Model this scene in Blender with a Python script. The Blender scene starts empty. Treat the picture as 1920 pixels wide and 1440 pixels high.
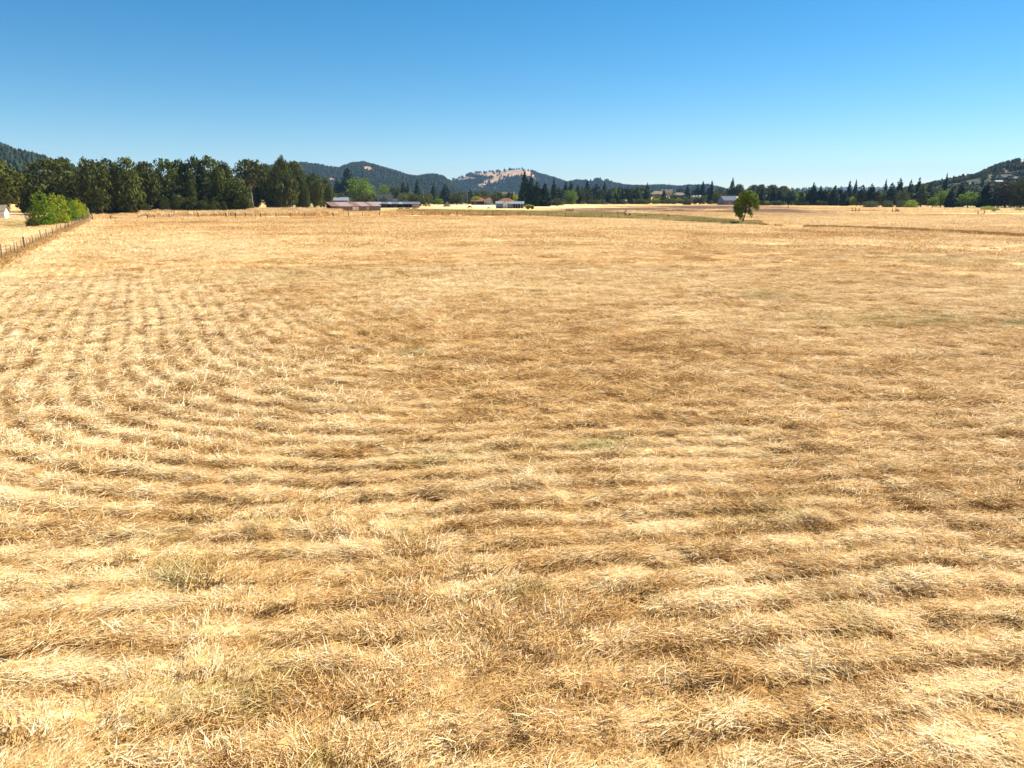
import bpy, math, random
import numpy as np
from mathutils import Vector, Matrix

SC = bpy.context.scene
COL = SC.collection
random.seed(7)
RNG = np.random.default_rng(7)

# ------------------------------------------------------------------ camera, sky, sun, exposure
F, CAMH, HORIZ = 1279.0, 6.5, 370.0           # focal length in photo pixels, eye height (m), horizon row
PITCH = math.atan((720 - HORIZ) / F)
cam_d = bpy.data.cameras.new('camera')
cam_d.sensor_width = 36.0
cam_d.lens = F / 1920 * 36.0
cam_d.clip_start, cam_d.clip_end = 0.1, 40000
cam = bpy.data.objects.new('camera', cam_d)
cam.location = (0, 0, CAMH)
cam.rotation_euler = (math.pi / 2 - PITCH, 0, 0)
COL.objects.link(cam)
SC.camera = cam

SUN_EL, SUN_AZ = math.radians(46), math.radians(60)   # azimuth clockwise from +Y
world = bpy.data.worlds.new('World'); SC.world = world; world.use_nodes = True
wn, wl = world.node_tree.nodes, world.node_tree.links
wn.clear()
sky = wn.new('ShaderNodeTexSky'); sky.sky_type = 'NISHITA'; sky.sun_disc = False
sky.sun_elevation, sky.sun_rotation = SUN_EL, SUN_AZ
sky.air_density, sky.dust_density, sky.ozone_density, sky.altitude = 1.3, 0.0, 3.8, 3000
hs = wn.new('ShaderNodeHueSaturation'); hs.inputs['Saturation'].default_value = 1.36; hs.inputs['Hue'].default_value = 0.492
bgn = wn.new('ShaderNodeBackground'); bgn.inputs['Strength'].default_value = 0.05
wo = wn.new('ShaderNodeOutputWorld')
wl.new(sky.outputs[0], hs.inputs['Color']); wl.new(hs.outputs[0], bgn.inputs[0]); wl.new(bgn.outputs[0], wo.inputs[0])

sun_d = bpy.data.lights.new('sun', 'SUN'); sun_d.energy = 4.6; sun_d.angle = math.radians(0.5); sun_d.color = (1.0, 0.95, 0.87)
sun = bpy.data.objects.new('sun', sun_d); COL.objects.link(sun)
sdir = Vector((math.sin(SUN_AZ) * math.cos(SUN_EL), math.cos(SUN_AZ) * math.cos(SUN_EL), math.sin(SUN_EL)))
sun.rotation_euler = sdir.to_track_quat('Z', 'Y').to_euler()
sun.location = (200, 100, 300)

SC.view_settings.view_transform = 'Standard'; SC.view_settings.look = 'None'
SC.view_settings.exposure = 1.32; SC.view_settings.gamma = 1.0; SC.view_settings.use_curve_mapping = False
SC.render.engine = 'CYCLES'
SC.cycles.max_bounces = 6; SC.cycles.diffuse_bounces = 3; SC.cycles.glossy_bounces = 2
SC.cycles.transmission_bounces = 3; SC.cycles.transparent_max_bounces = 6; SC.cycles.volume_bounces = 0
SC.cycles.use_denoising = True

# ------------------------------------------------------------------ pixel <-> place
cP, sP = math.cos(PITCH), math.sin(PITCH)

def gp(px, py):
    """ground point that photo pixel (px, py) sees"""
    cx, cy = (px - 960) / F, (720 - py) / F
    d = (cx, cP + cy * sP, -sP + cy * cP)
    t = CAMH / -d[2]
    return d[0] * t, d[1] * t

def yat(py):
    return gp(960, py)[1]

def zat(Y, py):
    c = (720 - py) / F
    return CAMH + Y * (c * cP - sP) / (cP + c * sP)

def depth_at(Y, z=0.0):
    return Y * cP - (z - CAMH) * sP

def xat(px, Y, z=0.0):
    return (px - 960) / F * depth_at(Y, z)

def project(X, Y, Z):
    dz = Z - CAMH
    dep = np.maximum(Y * cP - dz * sP, 1e-3)
    v = Y * sP + dz * cP
    return 960 + F * X / dep, 720 - F * v / dep

# ------------------------------------------------------------------ numpy noise
def vnoise(x, y, seed=0):
    xi = np.floor(x).astype(np.int64); yi = np.floor(y).astype(np.int64)
    fx, fy = x - xi, y - yi
    fx = fx * fx * fx * (fx * (fx * 6 - 15) + 10); fy = fy * fy * fy * (fy * (fy * 6 - 15) + 10)
    def h(a, b):
        n = (a * 374761393 + b * 668265263 + seed * 974634777) & 0xFFFFFFFF
        n = ((n ^ (n >> 13)) * 1274126177) & 0xFFFFFFFF
        n = ((n ^ (n >> 16)) * 2246822519) & 0xFFFFFFFF
        return ((n ^ (n >> 15)) & 0xFFFFFF) / float(0xFFFFFF)
    a = h(xi, yi); b = h(xi + 1, yi); c = h(xi, yi + 1); d = h(xi + 1, yi + 1)
    return (a + (b - a) * fx) * (1 - fy) + (c + (d - c) * fx) * fy - 0.5      # -0.5..0.5

def fbm(x, y, octv=4, seed=0):
    s = 0; a = 1.0
    for k in range(octv):
        s = s + a * vnoise(x * 2 ** k + 17.3 * k, y * 2 ** k - 9.1 * k, seed + k)
        a *= 0.5
    return s

def sstep(a, b, x):
    t = np.clip((x - a) / (b - a), 0, 1)
    return t * t * (3 - 2 * t)

# ------------------------------------------------------------------ tags and mesh helpers
def tag(o, label=None, cat=None, group=None, kind=None):
    if label: o['label'] = label
    if cat: o['category'] = cat
    if group: o['group'] = group
    if kind: o['kind'] = kind
    return o

def empty(name, loc, rz=0.0):
    o = bpy.data.objects.new(name, None)
    o.location = loc; o.rotation_euler = (0, 0, rz); o.empty_display_size = 0.3
    COL.objects.link(o)
    return o

class MB:
    """collects faces of one mesh"""
    def __init__(self):
        self.v = []; self.f = []
    def add(self, vs, fs):
        n = len(self.v)
        self.v += [tuple(p) for p in vs]
        self.f += [tuple(n + i for i in q) for q in fs]
        return self
    def box(self, x0, x1, y0, y1, z0, z1):
        vs = [(x, y, z) for z in (z0, z1) for y in (y0, y1) for x in (x0, x1)]
        return self.add(vs, [(0, 2, 3, 1), (4, 5, 7, 6), (0, 1, 5, 4), (2, 6, 7, 3), (0, 4, 6, 2), (1, 3, 7, 5)])
    def tube(self, pts, radii, n=6):
        pts = [Vector(p) for p in pts]
        rings = []
        for i, p in enumerate(pts):
            t = (pts[min(i + 1, len(pts) - 1)] - pts[max(i - 1, 0)]).normalized()
            a = Vector((1, 0, 0)) if abs(t.x) < 0.8 else Vector((0, 1, 0))
            u = t.cross(a).normalized(); w = t.cross(u).normalized()
            rings.append([p + radii[i] * (math.cos(2 * math.pi * k / n) * u + math.sin(2 * math.pi * k / n) * w) for k in range(n)])
        vs = [q for r in rings for q in r]
        fs = [(i * n + k, i * n + (k + 1) % n, (i + 1) * n + (k + 1) % n, (i + 1) * n + k) for i in range(len(rings) - 1) for k in range(n)]
        fs += [tuple(reversed(range(n))), tuple((len(rings) - 1) * n + k for k in range(n))]
        return self.add(vs, fs)
    def prism(self, prof, x0, x1):
        """closed outline in (y, z) swept along x"""
        n = len(prof)
        vs = [(x0, y, z) for y, z in prof] + [(x1, y, z) for y, z in prof]
        fs = [(i, (i + 1) % n, n + (i + 1) % n, n + i) for i in range(n)] + [tuple(reversed(range(n))), tuple(range(n, 2 * n))]
        return self.add(vs, fs)
    def mesh(self, name, mat):
        me = bpy.data.meshes.new(name)
        me.from_pydata(self.v, [], self.f); me.update()
        if mat: me.materials.append(mat)
        return me
    def build(self, name, mat, parent=None, loc=None):
        o = bpy.data.objects.new(name, self.mesh(name, mat))
        COL.objects.link(o)
        if parent: o.parent = parent
        if loc: o.location = loc
        return o

def obj(name, me, parent=None, mat=None):
    o = bpy.data.objects.new(name, me); COL.objects.link(o)
    if parent: o.parent = parent
    if mat:
        o.material_slots[0].link = 'OBJECT'; o.material_slots[0].material = mat
    return o

# ------------------------------------------------------------------ materials
def mat_new(name):
    m = bpy.data.materials.new(name); m.use_nodes = True
    nt = m.node_tree
    return m, nt.nodes, nt.links, nt.nodes['Principled BSDF']

def plain(name, col, rough=0.7, var=0.15, scale=2.0, metal=0.0, stretch=(1, 1, 1)):
    """paint, wood, metal: base colour with worn, blotchy variation"""
    m, n, l, b = mat_new(name)
    tc = n.new('ShaderNodeTexCoord'); mp = n.new('ShaderNodeMapping'); mp.inputs['Scale'].default_value = stretch
    nz = n.new('ShaderNodeTexNoise'); nz.inputs['Scale'].default_value = scale; nz.inputs['Detail'].default_value = 6
    cr = n.new('ShaderNodeValToRGB')
    cr.color_ramp.elements[0].position = 0.3; cr.color_ramp.elements[1].position = 0.7
    cr.color_ramp.elements[0].color = tuple(max(0, c * (1 - var)) for c in col) + (1,)
    cr.color_ramp.elements[1].color = tuple(min(1, c * (1 + var)) for c in col) + (1,)
    l.new(tc.outputs['Object'], mp.inputs[0]); l.new(mp.outputs[0], nz.inputs['Vector']); l.new(nz.outputs['Fac'], cr.inputs[0])
    l.new(cr.outputs[0], b.inputs['Base Color'])
    b.inputs['Roughness'].default_value = rough; b.inputs['Metallic'].default_value = metal; b.inputs['Specular IOR Level'].default_value = 0.5 if rough < .2 else 0.12
    return m

def leafmat(name, dark, light, trans=0.25, rough=0.65, spec=0.08):
    """foliage: every leaf clump its own tint, every tree its own shift"""
    m, n, l, b = mat_new(name)
    geo = n.new('ShaderNodeNewGeometry'); oi = n.new('ShaderNodeObjectInfo')
    ad = n.new('ShaderNodeMath'); ad.operation = 'MULTIPLY_ADD'; ad.inputs[1].default_value = 0.3; ad.inputs[2].default_value = -0.15
    su = n.new('ShaderNodeMath'); su.operation = 'ADD'
    cr = n.new('ShaderNodeValToRGB')
    cr.color_ramp.elements[0].color = dark + (1,); cr.color_ramp.elements[1].color = light + (1,)
    l.new(oi.outputs['Random'], ad.inputs[0]); l.new(geo.outputs['Random Per Island'], su.inputs[0]); l.new(ad.outputs[0], su.inputs[1])
    l.new(su.outputs[0], cr.inputs[0]); l.new(cr.outputs[0], b.inputs['Base Color'])
    b.inputs['Roughness'].default_value = rough; b.inputs['Specular IOR Level'].default_value = spec
    tr = n.new('ShaderNodeBsdfTranslucent'); l.new(cr.outputs[0], tr.inputs[0])
    mx = n.new('ShaderNodeMixShader'); mx.inputs[0].default_value = trans
    l.new(b.outputs[0], mx.inputs[1]); l.new(tr.outputs[0], mx.inputs[2])
    l.new(mx.outputs[0], n['Material Output'].inputs[0])
    return m

M = {}
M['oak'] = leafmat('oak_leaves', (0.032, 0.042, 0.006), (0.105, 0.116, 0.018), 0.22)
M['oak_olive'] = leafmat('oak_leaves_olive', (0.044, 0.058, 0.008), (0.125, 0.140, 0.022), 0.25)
M['green'] = leafmat('green_leaves', (0.075, 0.135, 0.010), (0.185, 0.270, 0.020), 0.42)
M['lone'] = leafmat('lone_tree_leaves', (0.055, 0.095, 0.006), (0.240, 0.320, 0.016), 0.16)
M['lime'] = leafmat('lime_leaves', (0.170, 0.220, 0.010), (0.380, 0.420, 0.028), 0.45)
M['willow'] = leafmat('greyish_green_leaves', (0.060, 0.085, 0.028), (0.150, 0.180, 0.062), 0.28)
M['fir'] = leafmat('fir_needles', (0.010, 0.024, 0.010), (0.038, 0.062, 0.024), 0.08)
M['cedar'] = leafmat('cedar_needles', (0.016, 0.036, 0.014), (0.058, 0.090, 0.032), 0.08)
M['bronze'] = leafmat('bronze_leaves', (0.045, 0.042, 0.016), (0.110, 0.090, 0.036), 0.15)
M['forest'] = leafmat('hill_forest_needles', (0.024, 0.040, 0.014), (0.050, 0.070, 0.024), 0.35)
M['scrub'] = leafmat('hill_scrub_leaves', (0.055, 0.066, 0.016), (0.130, 0.120, 0.036), 0.3)
M['bark'] = plain('bark', (0.10, 0.075, 0.055), 0.9, 0.4, 1.5, stretch=(3, 3, 0.6))
M['bark_pale'] = plain('pale_bark', (0.30, 0.26, 0.21), 0.9, 0.3, 1.5, stretch=(3, 3, 0.6))
M['wood_grey'] = plain('weathered_wood', (0.22, 0.17, 0.13), 0.9, 0.35, 2.0, stretch=(4, 4, 0.5))
M['wood_brown'] = plain('brown_wood', (0.12, 0.080, 0.050), 0.9, 0.35, 2.0, stretch=(4, 4, 0.5))
M['plank'] = plain('grey_barn_planks', (0.20, 0.165, 0.14), 0.9, 0.45, 1.0, stretch=(5, 5, 0.4))
M['white_paint'] = plain('white_paint', (0.70, 0.69, 0.66), 0.6, 0.06, 0.8)
M['grey_paint'] = plain('grey_siding', (0.24, 0.255, 0.285), 0.7, 0.10, 0.8)
M['bluish_wall'] = plain('bluish_sheet_wall', (0.30, 0.34, 0.44), 0.6, 0.10, 0.8)
M['beige'] = plain('beige_siding', (0.42, 0.36, 0.27), 0.75, 0.10, 0.8)
M['brown_wall'] = plain('brown_siding', (0.16, 0.10, 0.07), 0.8, 0.2, 0.8)
M['dark_wall'] = plain('dark_stained_wall', (0.055, 0.048, 0.045), 0.8, 0.3, 0.8)
M['rust'] = plain('rusty_sheet', (0.19, 0.105, 0.08), 0.7, 0.30, 0.9, stretch=(1, 1, 1))
M['rust_dark'] = plain('dark_rusty_sheet', (0.12, 0.062, 0.045), 0.75, 0.35, 1.2)
M['rust_pale'] = plain('pale_zinc_rust_sheet', (0.27, 0.20, 0.175), 0.6, 0.25, 1.0)
M['zinc'] = plain('zinc_roof', (0.22, 0.24, 0.275), 0.85, 0.14, 0.7)
M['zinc_dark'] = plain('dull_zinc_roof', (0.11, 0.125, 0.155), 0.85, 0.14, 0.7)
M['slate'] = plain('dark_grey_shingles', (0.055, 0.058, 0.064), 0.85, 0.2, 1.5)
M['orange'] = plain('orange_brown_roof', (0.24, 0.105, 0.045), 0.85, 0.15, 1.2)
M['tan_roof'] = plain('tan_roof', (0.20, 0.165, 0.115), 0.85, 0.15, 1.2)
M['glass'] = plain('dark_window_glass', (0.03, 0.035, 0.045), 0.1, 0.2, 1.0)
M['pink_door'] = plain('faded_pink_door', (0.52, 0.36, 0.33), 0.7, 0.1, 1.0)
M['red_paint'] = plain('faded_dark_red_paint', (0.16, 0.045, 0.032), 0.7, 0.25, 2.0)
M['tyre'] = plain('tyre_rubber', (0.025, 0.025, 0.025), 0.9, 0.2, 3.0)
M['wire'] = plain('fence_wire', (0.22, 0.20, 0.18), 0.5, 0.1, 3.0, metal=0.6)
M['steel'] = plain('steel_post', (0.14, 0.13, 0.12), 0.6, 0.3, 3.0, metal=0.3)
M['cow'] = plain('dark_brown_hide', (0.055, 0.034, 0.022), 0.8, 0.25, 1.5)
M['hay'] = plain('old_hay', (0.45, 0.33, 0.17), 0.95, 0.25, 2.5)

def strawmat(name, stops, trans=0.18, shift=0.0):
    m, n, l, b = mat_new(name)
    at = n.new('ShaderNodeAttribute'); at.attribute_type = 'INSTANCER'; at.attribute_name = 'tone'
    ag = n.new('ShaderNodeAttribute'); ag.attribute_type = 'INSTANCER'; ag.attribute_name = 'green'
    geo = n.new('ShaderNodeNewGeometry')
    ma = n.new('ShaderNodeMath'); ma.operation = 'MULTIPLY_ADD'; ma.inputs[1].default_value = 0.55; ma.inputs[2].default_value = -0.275 + shift
    su = n.new('ShaderNodeMath'); su.operation = 'ADD'
    cr = n.new('ShaderNodeValToRGB'); r = cr.color_ramp
    r.elements[0].position, r.elements[0].color = stops[0][0], stops[0][1] + (1,)
    r.elements[1].position, r.elements[1].color = stops[-1][0], stops[-1][1] + (1,)
    for p, c in stops[1:-1]:
        e = r.elements.new(p); e.color = c + (1,)
    gm = n.new('ShaderNodeMix'); gm.data_type = 'RGBA'; gm.inputs[7].default_value = (0.23, 0.24, 0.045, 1)
    l.new(geo.outputs['Random Per Island'], ma.inputs[0]); l.new(ma.outputs[0], su.inputs[0]); l.new(at.outputs['Fac'], su.inputs[1])
    l.new(su.outputs[0], cr.inputs[0]); l.new(ag.outputs['Fac'], gm.inputs[0]); l.new(cr.outputs[0], gm.inputs[6])
    l.new(gm.outputs[2], b.inputs['Base Color'])
    b.inputs['Roughness'].default_value = 0.6; b.inputs['Specular IOR Level'].default_value = 0.10
    tr = n.new('ShaderNodeBsdfTranslucent'); l.new(gm.outputs[2], tr.inputs[0])
    mx = n.new('ShaderNodeMixShader'); mx.inputs[0].default_value = trans
    l.new(b.outputs[0], mx.inputs[1]); l.new(tr.outputs[0], mx.inputs[2]); l.new(mx.outputs[0], n['Material Output'].inputs[0])
    return m

STRAW = [(0.0, (0.135, 0.062, 0.018)), (0.30, (0.37, 0.195, 0.060)), (0.55, (0.60, 0.360, 0.125)), (0.80, (0.76, 0.525, 0.225)), (1.0, (0.87, 0.72, 0.45))]
M['straw'] = strawmat('straw', STRAW)
M['stubble'] = strawmat('shaded_straw', STRAW, 0.1, -0.24)  # darker copy of the straw, shade between tufts put into its colour

def groundmat():
    m, n, l, b = mat_new('stubble_ground')
    tc = n.new('ShaderNodeTexCoord')
    def noise(scale, detail, stretch=(1, 1, 1), rot=0):
        mp = n.new('ShaderNodeMapping'); mp.inputs['Scale'].default_value = stretch; mp.inputs['Rotation'].default_value = (0, 0, rot)
        nz = n.new('ShaderNodeTexNoise'); nz.inputs['Scale'].default_value = scale; nz.inputs['Detail'].default_value = detail
        nz.inputs['Roughness'].default_value = 0.65
        l.new(tc.outputs['Object'], mp.inputs[0]); l.new(mp.outputs[0], nz.inputs['Vector'])
        return nz.outputs['Fac']
    at = n.new('ShaderNodeAttribute'); at.attribute_name = 'tone'
    def madd(a, k, c):
        x = n.new('ShaderNodeMath'); x.operation = 'MULTIPLY_ADD'; x.inputs[1].default_value = k; x.inputs[2].default_value = c
        l.new(a, x.inputs[0]); return x.outputs[0]
    def add(a, c):
        x = n.new('ShaderNodeMath'); x.operation = 'ADD'; l.new(a, x.inputs[0]); l.new(c, x.inputs[1]); return x.outputs[0]
    n1 = noise(14, 6, (1, 0.35, 1), 0.4); n2 = noise(2.2, 5); n3 = noise(0.35, 4, (1, 1.6, 1))
    t = add(add(add(at.outputs['Fac'], madd(n1, 0.9, -0.45)), madd(n2, 0.7, -0.35)), madd(n3, 0.30, -0.15))
    cr = n.new('ShaderNodeValToRGB'); r = cr.color_ramp
    st = STRAW
    r.elements[0].position, r.elements[0].color = 0.0, st[0][1] + (1,)
    r.elements[1].position, r.elements[1].color = 1.0, st[-1][1] + (1,)
    for p, c in st[1:-1]:
        r.elements.new(p).color = c + (1,)
    l.new(t, cr.inputs[0])
    ag = n.new('ShaderNodeAttribute'); ag.attribute_name = 'green'
    ab = n.new('ShaderNodeAttribute'); ab.attribute_name = 'burn'
    gr = n.new('ShaderNodeValToRGB'); gr.color_ramp.elements[0].color = (0.09, 0.10, 0.025, 1); gr.color_ramp.elements[1].color = (0.30, 0.27, 0.10, 1)
    gr.color_ramp.elements[0].position = 0.25; gr.color_ramp.elements[1].position = 0.75
    l.new(n2, gr.inputs[0])
    m1 = n.new('ShaderNodeMix'); m1.data_type = 'RGBA'
    l.new(ag.outputs['Fac'], m1.inputs[0]); l.new(cr.outputs[0], m1.inputs[6]); l.new(gr.outputs[0], m1.inputs[7])
    m2 = n.new('ShaderNodeMix'); m2.data_type = 'RGBA'; m2.inputs[7].default_value = (0.085, 0.040, 0.019, 1)
    l.new(ab.outputs['Fac'], m2.inputs[0]); l.new(m1.outputs[2], m2.inputs[6])
    l.new(m2.outputs[2], b.inputs['Base Color'])
    b.inputs['Roughness'].default_value = 0.95; b.inputs['Specular IOR Level'].default_value = 0.1
    bp = n.new('ShaderNodeBump'); bp.inputs['Strength'].default_value = 0.065; bp.inputs['Distance'].default_value = 0.08
    l.new(add(n1, n2), bp.inputs['Height']); l.new(bp.outputs[0], b.inputs['Normal'])
    return m
M['ground'] = groundmat()

# ------------------------------------------------------------------ scatter (for what nobody could count)
def scatter(name, protos, P, rot, scl, idx, extra=None, label=None, cat=None):
    """one object of kind stuff: pieces instanced on points whose numbers are worked out here"""
    col = bpy.data.collections.new(name + '_pieces')
    for i, me in enumerate(protos):
        o = bpy.data.objects.new('%s_piece_%02d' % (name, i), me); col.objects.link(o)
    n = len(P)
    me = bpy.data.meshes.new(name); me.vertices.add(n)
    me.vertices.foreach_set('co', np.ascontiguousarray(P, dtype=np.float32).ravel())
    for nm, arr in (('rot', rot), ('scl', scl)):
        a = me.attributes.new(nm, 'FLOAT_VECTOR', 'POINT'); a.data.foreach_set('vector', np.ascontiguousarray(arr, dtype=np.float32).ravel())
    a = me.attributes.new('idx', 'INT', 'POINT'); a.data.foreach_set('value', np.ascontiguousarray(idx, dtype=np.int32))
    for k, arr in (extra or {}).items():
        a = me.attributes.new(k, 'FLOAT', 'POINT'); a.data.foreach_set('value', np.ascontiguousarray(arr, dtype=np.float32))
    me.update()
    o = bpy.data.objects.new(name, me); COL.objects.link(o)
    ng = bpy.data.node_groups.new(name + '_scatter', 'GeometryNodeTree')
    ng.interface.new_socket(name='Geometry', in_out='INPUT', socket_type='NodeSocketGeometry')
    ng.interface.new_socket(name='Geometry', in_out='OUTPUT', socket_type='NodeSocketGeometry')
    N, L = ng.nodes, ng.links
    gi, go = N.new('NodeGroupInput'), N.new('NodeGroupOutput')
    ip = N.new('GeometryNodeInstanceOnPoints'); ci = N.new('GeometryNodeCollectionInfo')
    ci.inputs['Collection'].default_value = col; ci.inputs['Separate Children'].default_value = True; ci.inputs['Reset Children'].default_value = True
    def na(nm, t):
        x = N.new('GeometryNodeInputNamedAttribute'); x.data_type = t; x.inputs['Name'].default_value = nm
        return x.outputs['Attribute']
    er = N.new('FunctionNodeEulerToRotation')
    L.new(gi.outputs[0], ip.inputs['Points']); L.new(ci.outputs[0], ip.inputs['Instance'])
    ip.inputs['Pick Instance'].default_value = True
    L.new(na('idx', 'INT'), ip.inputs['Instance Index'])
    L.new(na('rot', 'FLOAT_VECTOR'), er.inputs[0]); L.new(er.outputs[0], ip.inputs['Rotation'])
    L.new(na('scl', 'FLOAT_VECTOR'), ip.inputs['Scale'])
    L.new(ip.outputs[0], go.inputs[0])
    md = o.modifiers.new('scatter', 'NODES'); md.node_group = ng
    tag(o, label, cat, kind='stuff')
    return o

# ================================================================== THE LAND
FA, FB = np.array(gp(8, 484)), np.array(gp(165, 412))        # line of the side fence
FD = (FB - FA) / np.linalg.norm(FB - FA)
FN = np.array((FD[1], -FD[0]))                                # points into the field

DITCH = [(-60, 1e9)]
_gtop = ([700, 780, 900, 1040, 1170, 1260, 1330, 1400], [395, 393.5, 395, 397.5, 401, 405, 411, 417])
_gbot = ([700, 780, 900, 1040, 1170, 1260, 1330, 1400], [395.5, 397.0, 401, 406, 410, 414, 418, 421.5])

def lump(px, py, cx, cy, rx, ry):
    return np.exp(-((px - cx) / rx) ** 2 - ((py - cy) / ry) ** 2)

# stains and mown streaks of the field: (centre and half-size as the photo maps onto the ground, change of tone)
PATCH = [(400, 420, 260, 7, -.24), (620, 436, 240, 6, -.12), (360, 463, 130, 22, .42), (330, 503, 330, 14, -.18), (700, 492, 260, 12, -.10),
         (960, 500, 360, 18, -.12), (1450, 490, 420, 26, -.16), (1500, 560, 260, 40, -.12), (980, 640, 200, 60, -.16), (1260, 640, 180, 55, -.17),
         (880, 535, 90, 12, .24), (1110, 545, 120, 14, .16), (1330, 600, 150, 18, .14), (560, 640, 160, 60, -.05), (1180, 735, 90, 25, -.14),
         (900, 800, 160, 30, -.10), (70, 640, 130, 150, .04), (1600, 390, 330, 4, -.22), (1150, 384, 130, 2, -.15), (20, 930, 60, 30, .35), (150, 1080, 240, 70, .10),
         (1000, 415, 420, 4, .14), (1250, 425, 420, 4, .12), (900, 442, 300, 4, -.10), (1500, 432, 300, 3.5, -.12), (1700, 412, 420, 8, .24), (1750, 426, 240, 3, .10),
         (1850, 445, 200, 4, .12), (1500, 455, 300, 4, .10), (560, 400, 340, 3.5, .04), (1120, 388, 120, 4, .20), (1000, 386, 70, 5, .20), (910, 387, 60, 5, .24), (840, 388, 60, 4, .18),
         (60, 442, 80, 8, .20), (1250, 690, 160, 20, .10), (1560, 640, 300, 30, .04), (1550, 1050, 300, 40, -.06), (640, 1150, 200, 60, -.10), (960, 1000, 260, 50, -.07),
         (300, 1010, 260, 60, .06), (760, 470, 260, 12, .06), (1180, 462, 300, 5, -.08), (1700, 392, 240, 3, -.12), (1800, 399, 200, 3, -.10)]
GREENS = [(30, 420, 60, 7, .8), (1120, 835, 60, 14, .5), (820, 880, 40, 12, .4), (1400, 970, 80, 16, .6), (1500, 965, 60, 12, .5), (980, 1120, 40, 14, .5), (330, 1070, 60, 30, .35), (500, 985, 30, 12, .4),
          (1690, 600, 200, 14, .35), (1800, 490, 200, 8, .35), (1450, 555, 60, 8, .35), (880, 390, 140, 1.6, .5), (860, 860, 140, 14, .25), (790, 665, 30, 12, .35), (1500, 930, 120, 14, .2), (1900, 610, 40, 6, .4), (600, 520, 200, 10, .15)]
BURNS = [(1240, 393, 140, 4.2, 1.0), (1330, 388, 120, 2.8, .9), (1120, 396, 60, 2.2, .7), (1400, 394, 120, 4, .9), (1490, 401, 90, 2.6, .9), (1560, 397, 90, 1.6, .6), (1610, 394.5, 60, 1.6, .6), (1660, 403, 50, 1.2, .5), (1090, 381.5, 40, 1.0, .3)]

HILLS = {}
def hill(name, Y0, w_front, w_back, prof, rough, top_off, seed):
    px = np.array([p[0] for p in prof], float); py = np.array([p[1] for p in prof], float)
    HILLS[name] = dict(Y=Y0, wf=w_front, wb=w_back, px=px, py=py, rough=rough, off=top_off, seed=seed)
hill('forest_hill', 1500, 420, 600, [(-500, 200), (-250, 225), (-60, 262), (0, 277), (15, 279), (40, 288), (70, 298), (95, 305), (112, 312), (160, 328), (260, 352), (330, 372), (380, 380)], 3, 0, 11)
hill('wooded_hill', 3200, 900, 1200, [(330, 372), (420, 345), (500, 318), (540, 312), (570, 310), (600, 313), (620, 318), (640, 320), (655, 314), (670, 310), (685, 309), (700, 313), (720, 318), (745, 326), (765, 333), (783, 336), (800, 333), (815, 332), (832, 336), (847, 345), (870, 360), (900, 374), (940, 380)], 6, 0, 21)
hill('bald_hill', 4500, 1200, 1500, [(740, 380), (790, 362), (820, 346), (845, 340), (870, 333), (885, 327), (900, 324), (940, 322), (965, 319), (978, 318.5), (990, 321), (1010, 329), (1040, 337), (1060, 344), (1080, 349), (1120, 358), (1180, 372), (1220, 380)], 6, 0, 31)
hill('low_hill', 3800, 900, 1500, [(960, 380), (1010, 362), (1040, 350), (1060, 346), (1080, 342), (1105, 342), (1122, 338), (1135, 340), (1150, 346), (1170, 351), (1200, 352.5), (1225, 352), (1250, 351), (1270, 354), (1290, 352), (1300, 352), (1325, 350.5), (1345, 355), (1380, 363), (1440, 372), (1500, 380)], 5, 0, 41)
hill('distant_ridge', 7500, 1500, 1500, [(900, 372), (1100, 358), (1250, 356), (1330, 356), (1400, 356), (1470, 356), (1550, 353.5), (1600, 354), (1660, 353), (1720, 352.5), (1800, 354), (1900, 356), (2050, 360), (2200, 372)], 4, 0, 51)
hill('oak_hill', 1400, 480, 700, [(1600, 382), (1660, 370), (1700, 358), (1740, 350), (1770, 343), (1800, 337), (1830, 330), (1850, 320), (1870, 313), (1890, 307), (1920, 298), (1960, 288), (2050, 276), (2200, 255), (2500, 220)], 4, 0, 61)

def hill_z(h, X, Y):
    px = 960 + F * X / np.maximum(Y, 1) / (cP + 0)          # profile runs along the ridge, by bearing
    crest = CAMH + h['Y'] * ((720 - np.interp(px, h['px'], h['py'])) / F * cP - sP) / (cP + (720 - np.interp(px, h['px'], h['py'])) / F * sP)
    crest = crest - h['off']
    crest = np.maximum(crest, -4)
    v = (Y - h['Y'])
    b = np.where(v < 0, np.exp(-(v / h['wf']) ** 2 * 1.6), np.exp(-(v / h['wb']) ** 2 * 1.6))
    nz = fbm(X / 170.0, Y / 170.0, 4, h['seed']) * h['rough'] * 2.2
    return crest * b + nz * np.clip(crest / 40, 0, 1) * np.clip(b * 1.2, 0, 1) * np.clip(np.abs(v) / h['wf'] * 2, 0.25, 1) - 3 * (1 - b)

def rise(X, Y):
    """the valley floor climbs a little far behind the farm"""
    return 9.0 * sstep(720, 1050, Y) * sstep(-40, 120, X) * (1 - sstep(420, 620, X))

def land_z(X, Y):
    X = np.asarray(X, float); Y = np.asarray(Y, float)
    z = rise(X, Y)
    for h in HILLS.values():
        if h['Y'] < 3500:
            z = np.maximum(z, hill_z(h, X, Y))
    return z

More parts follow.
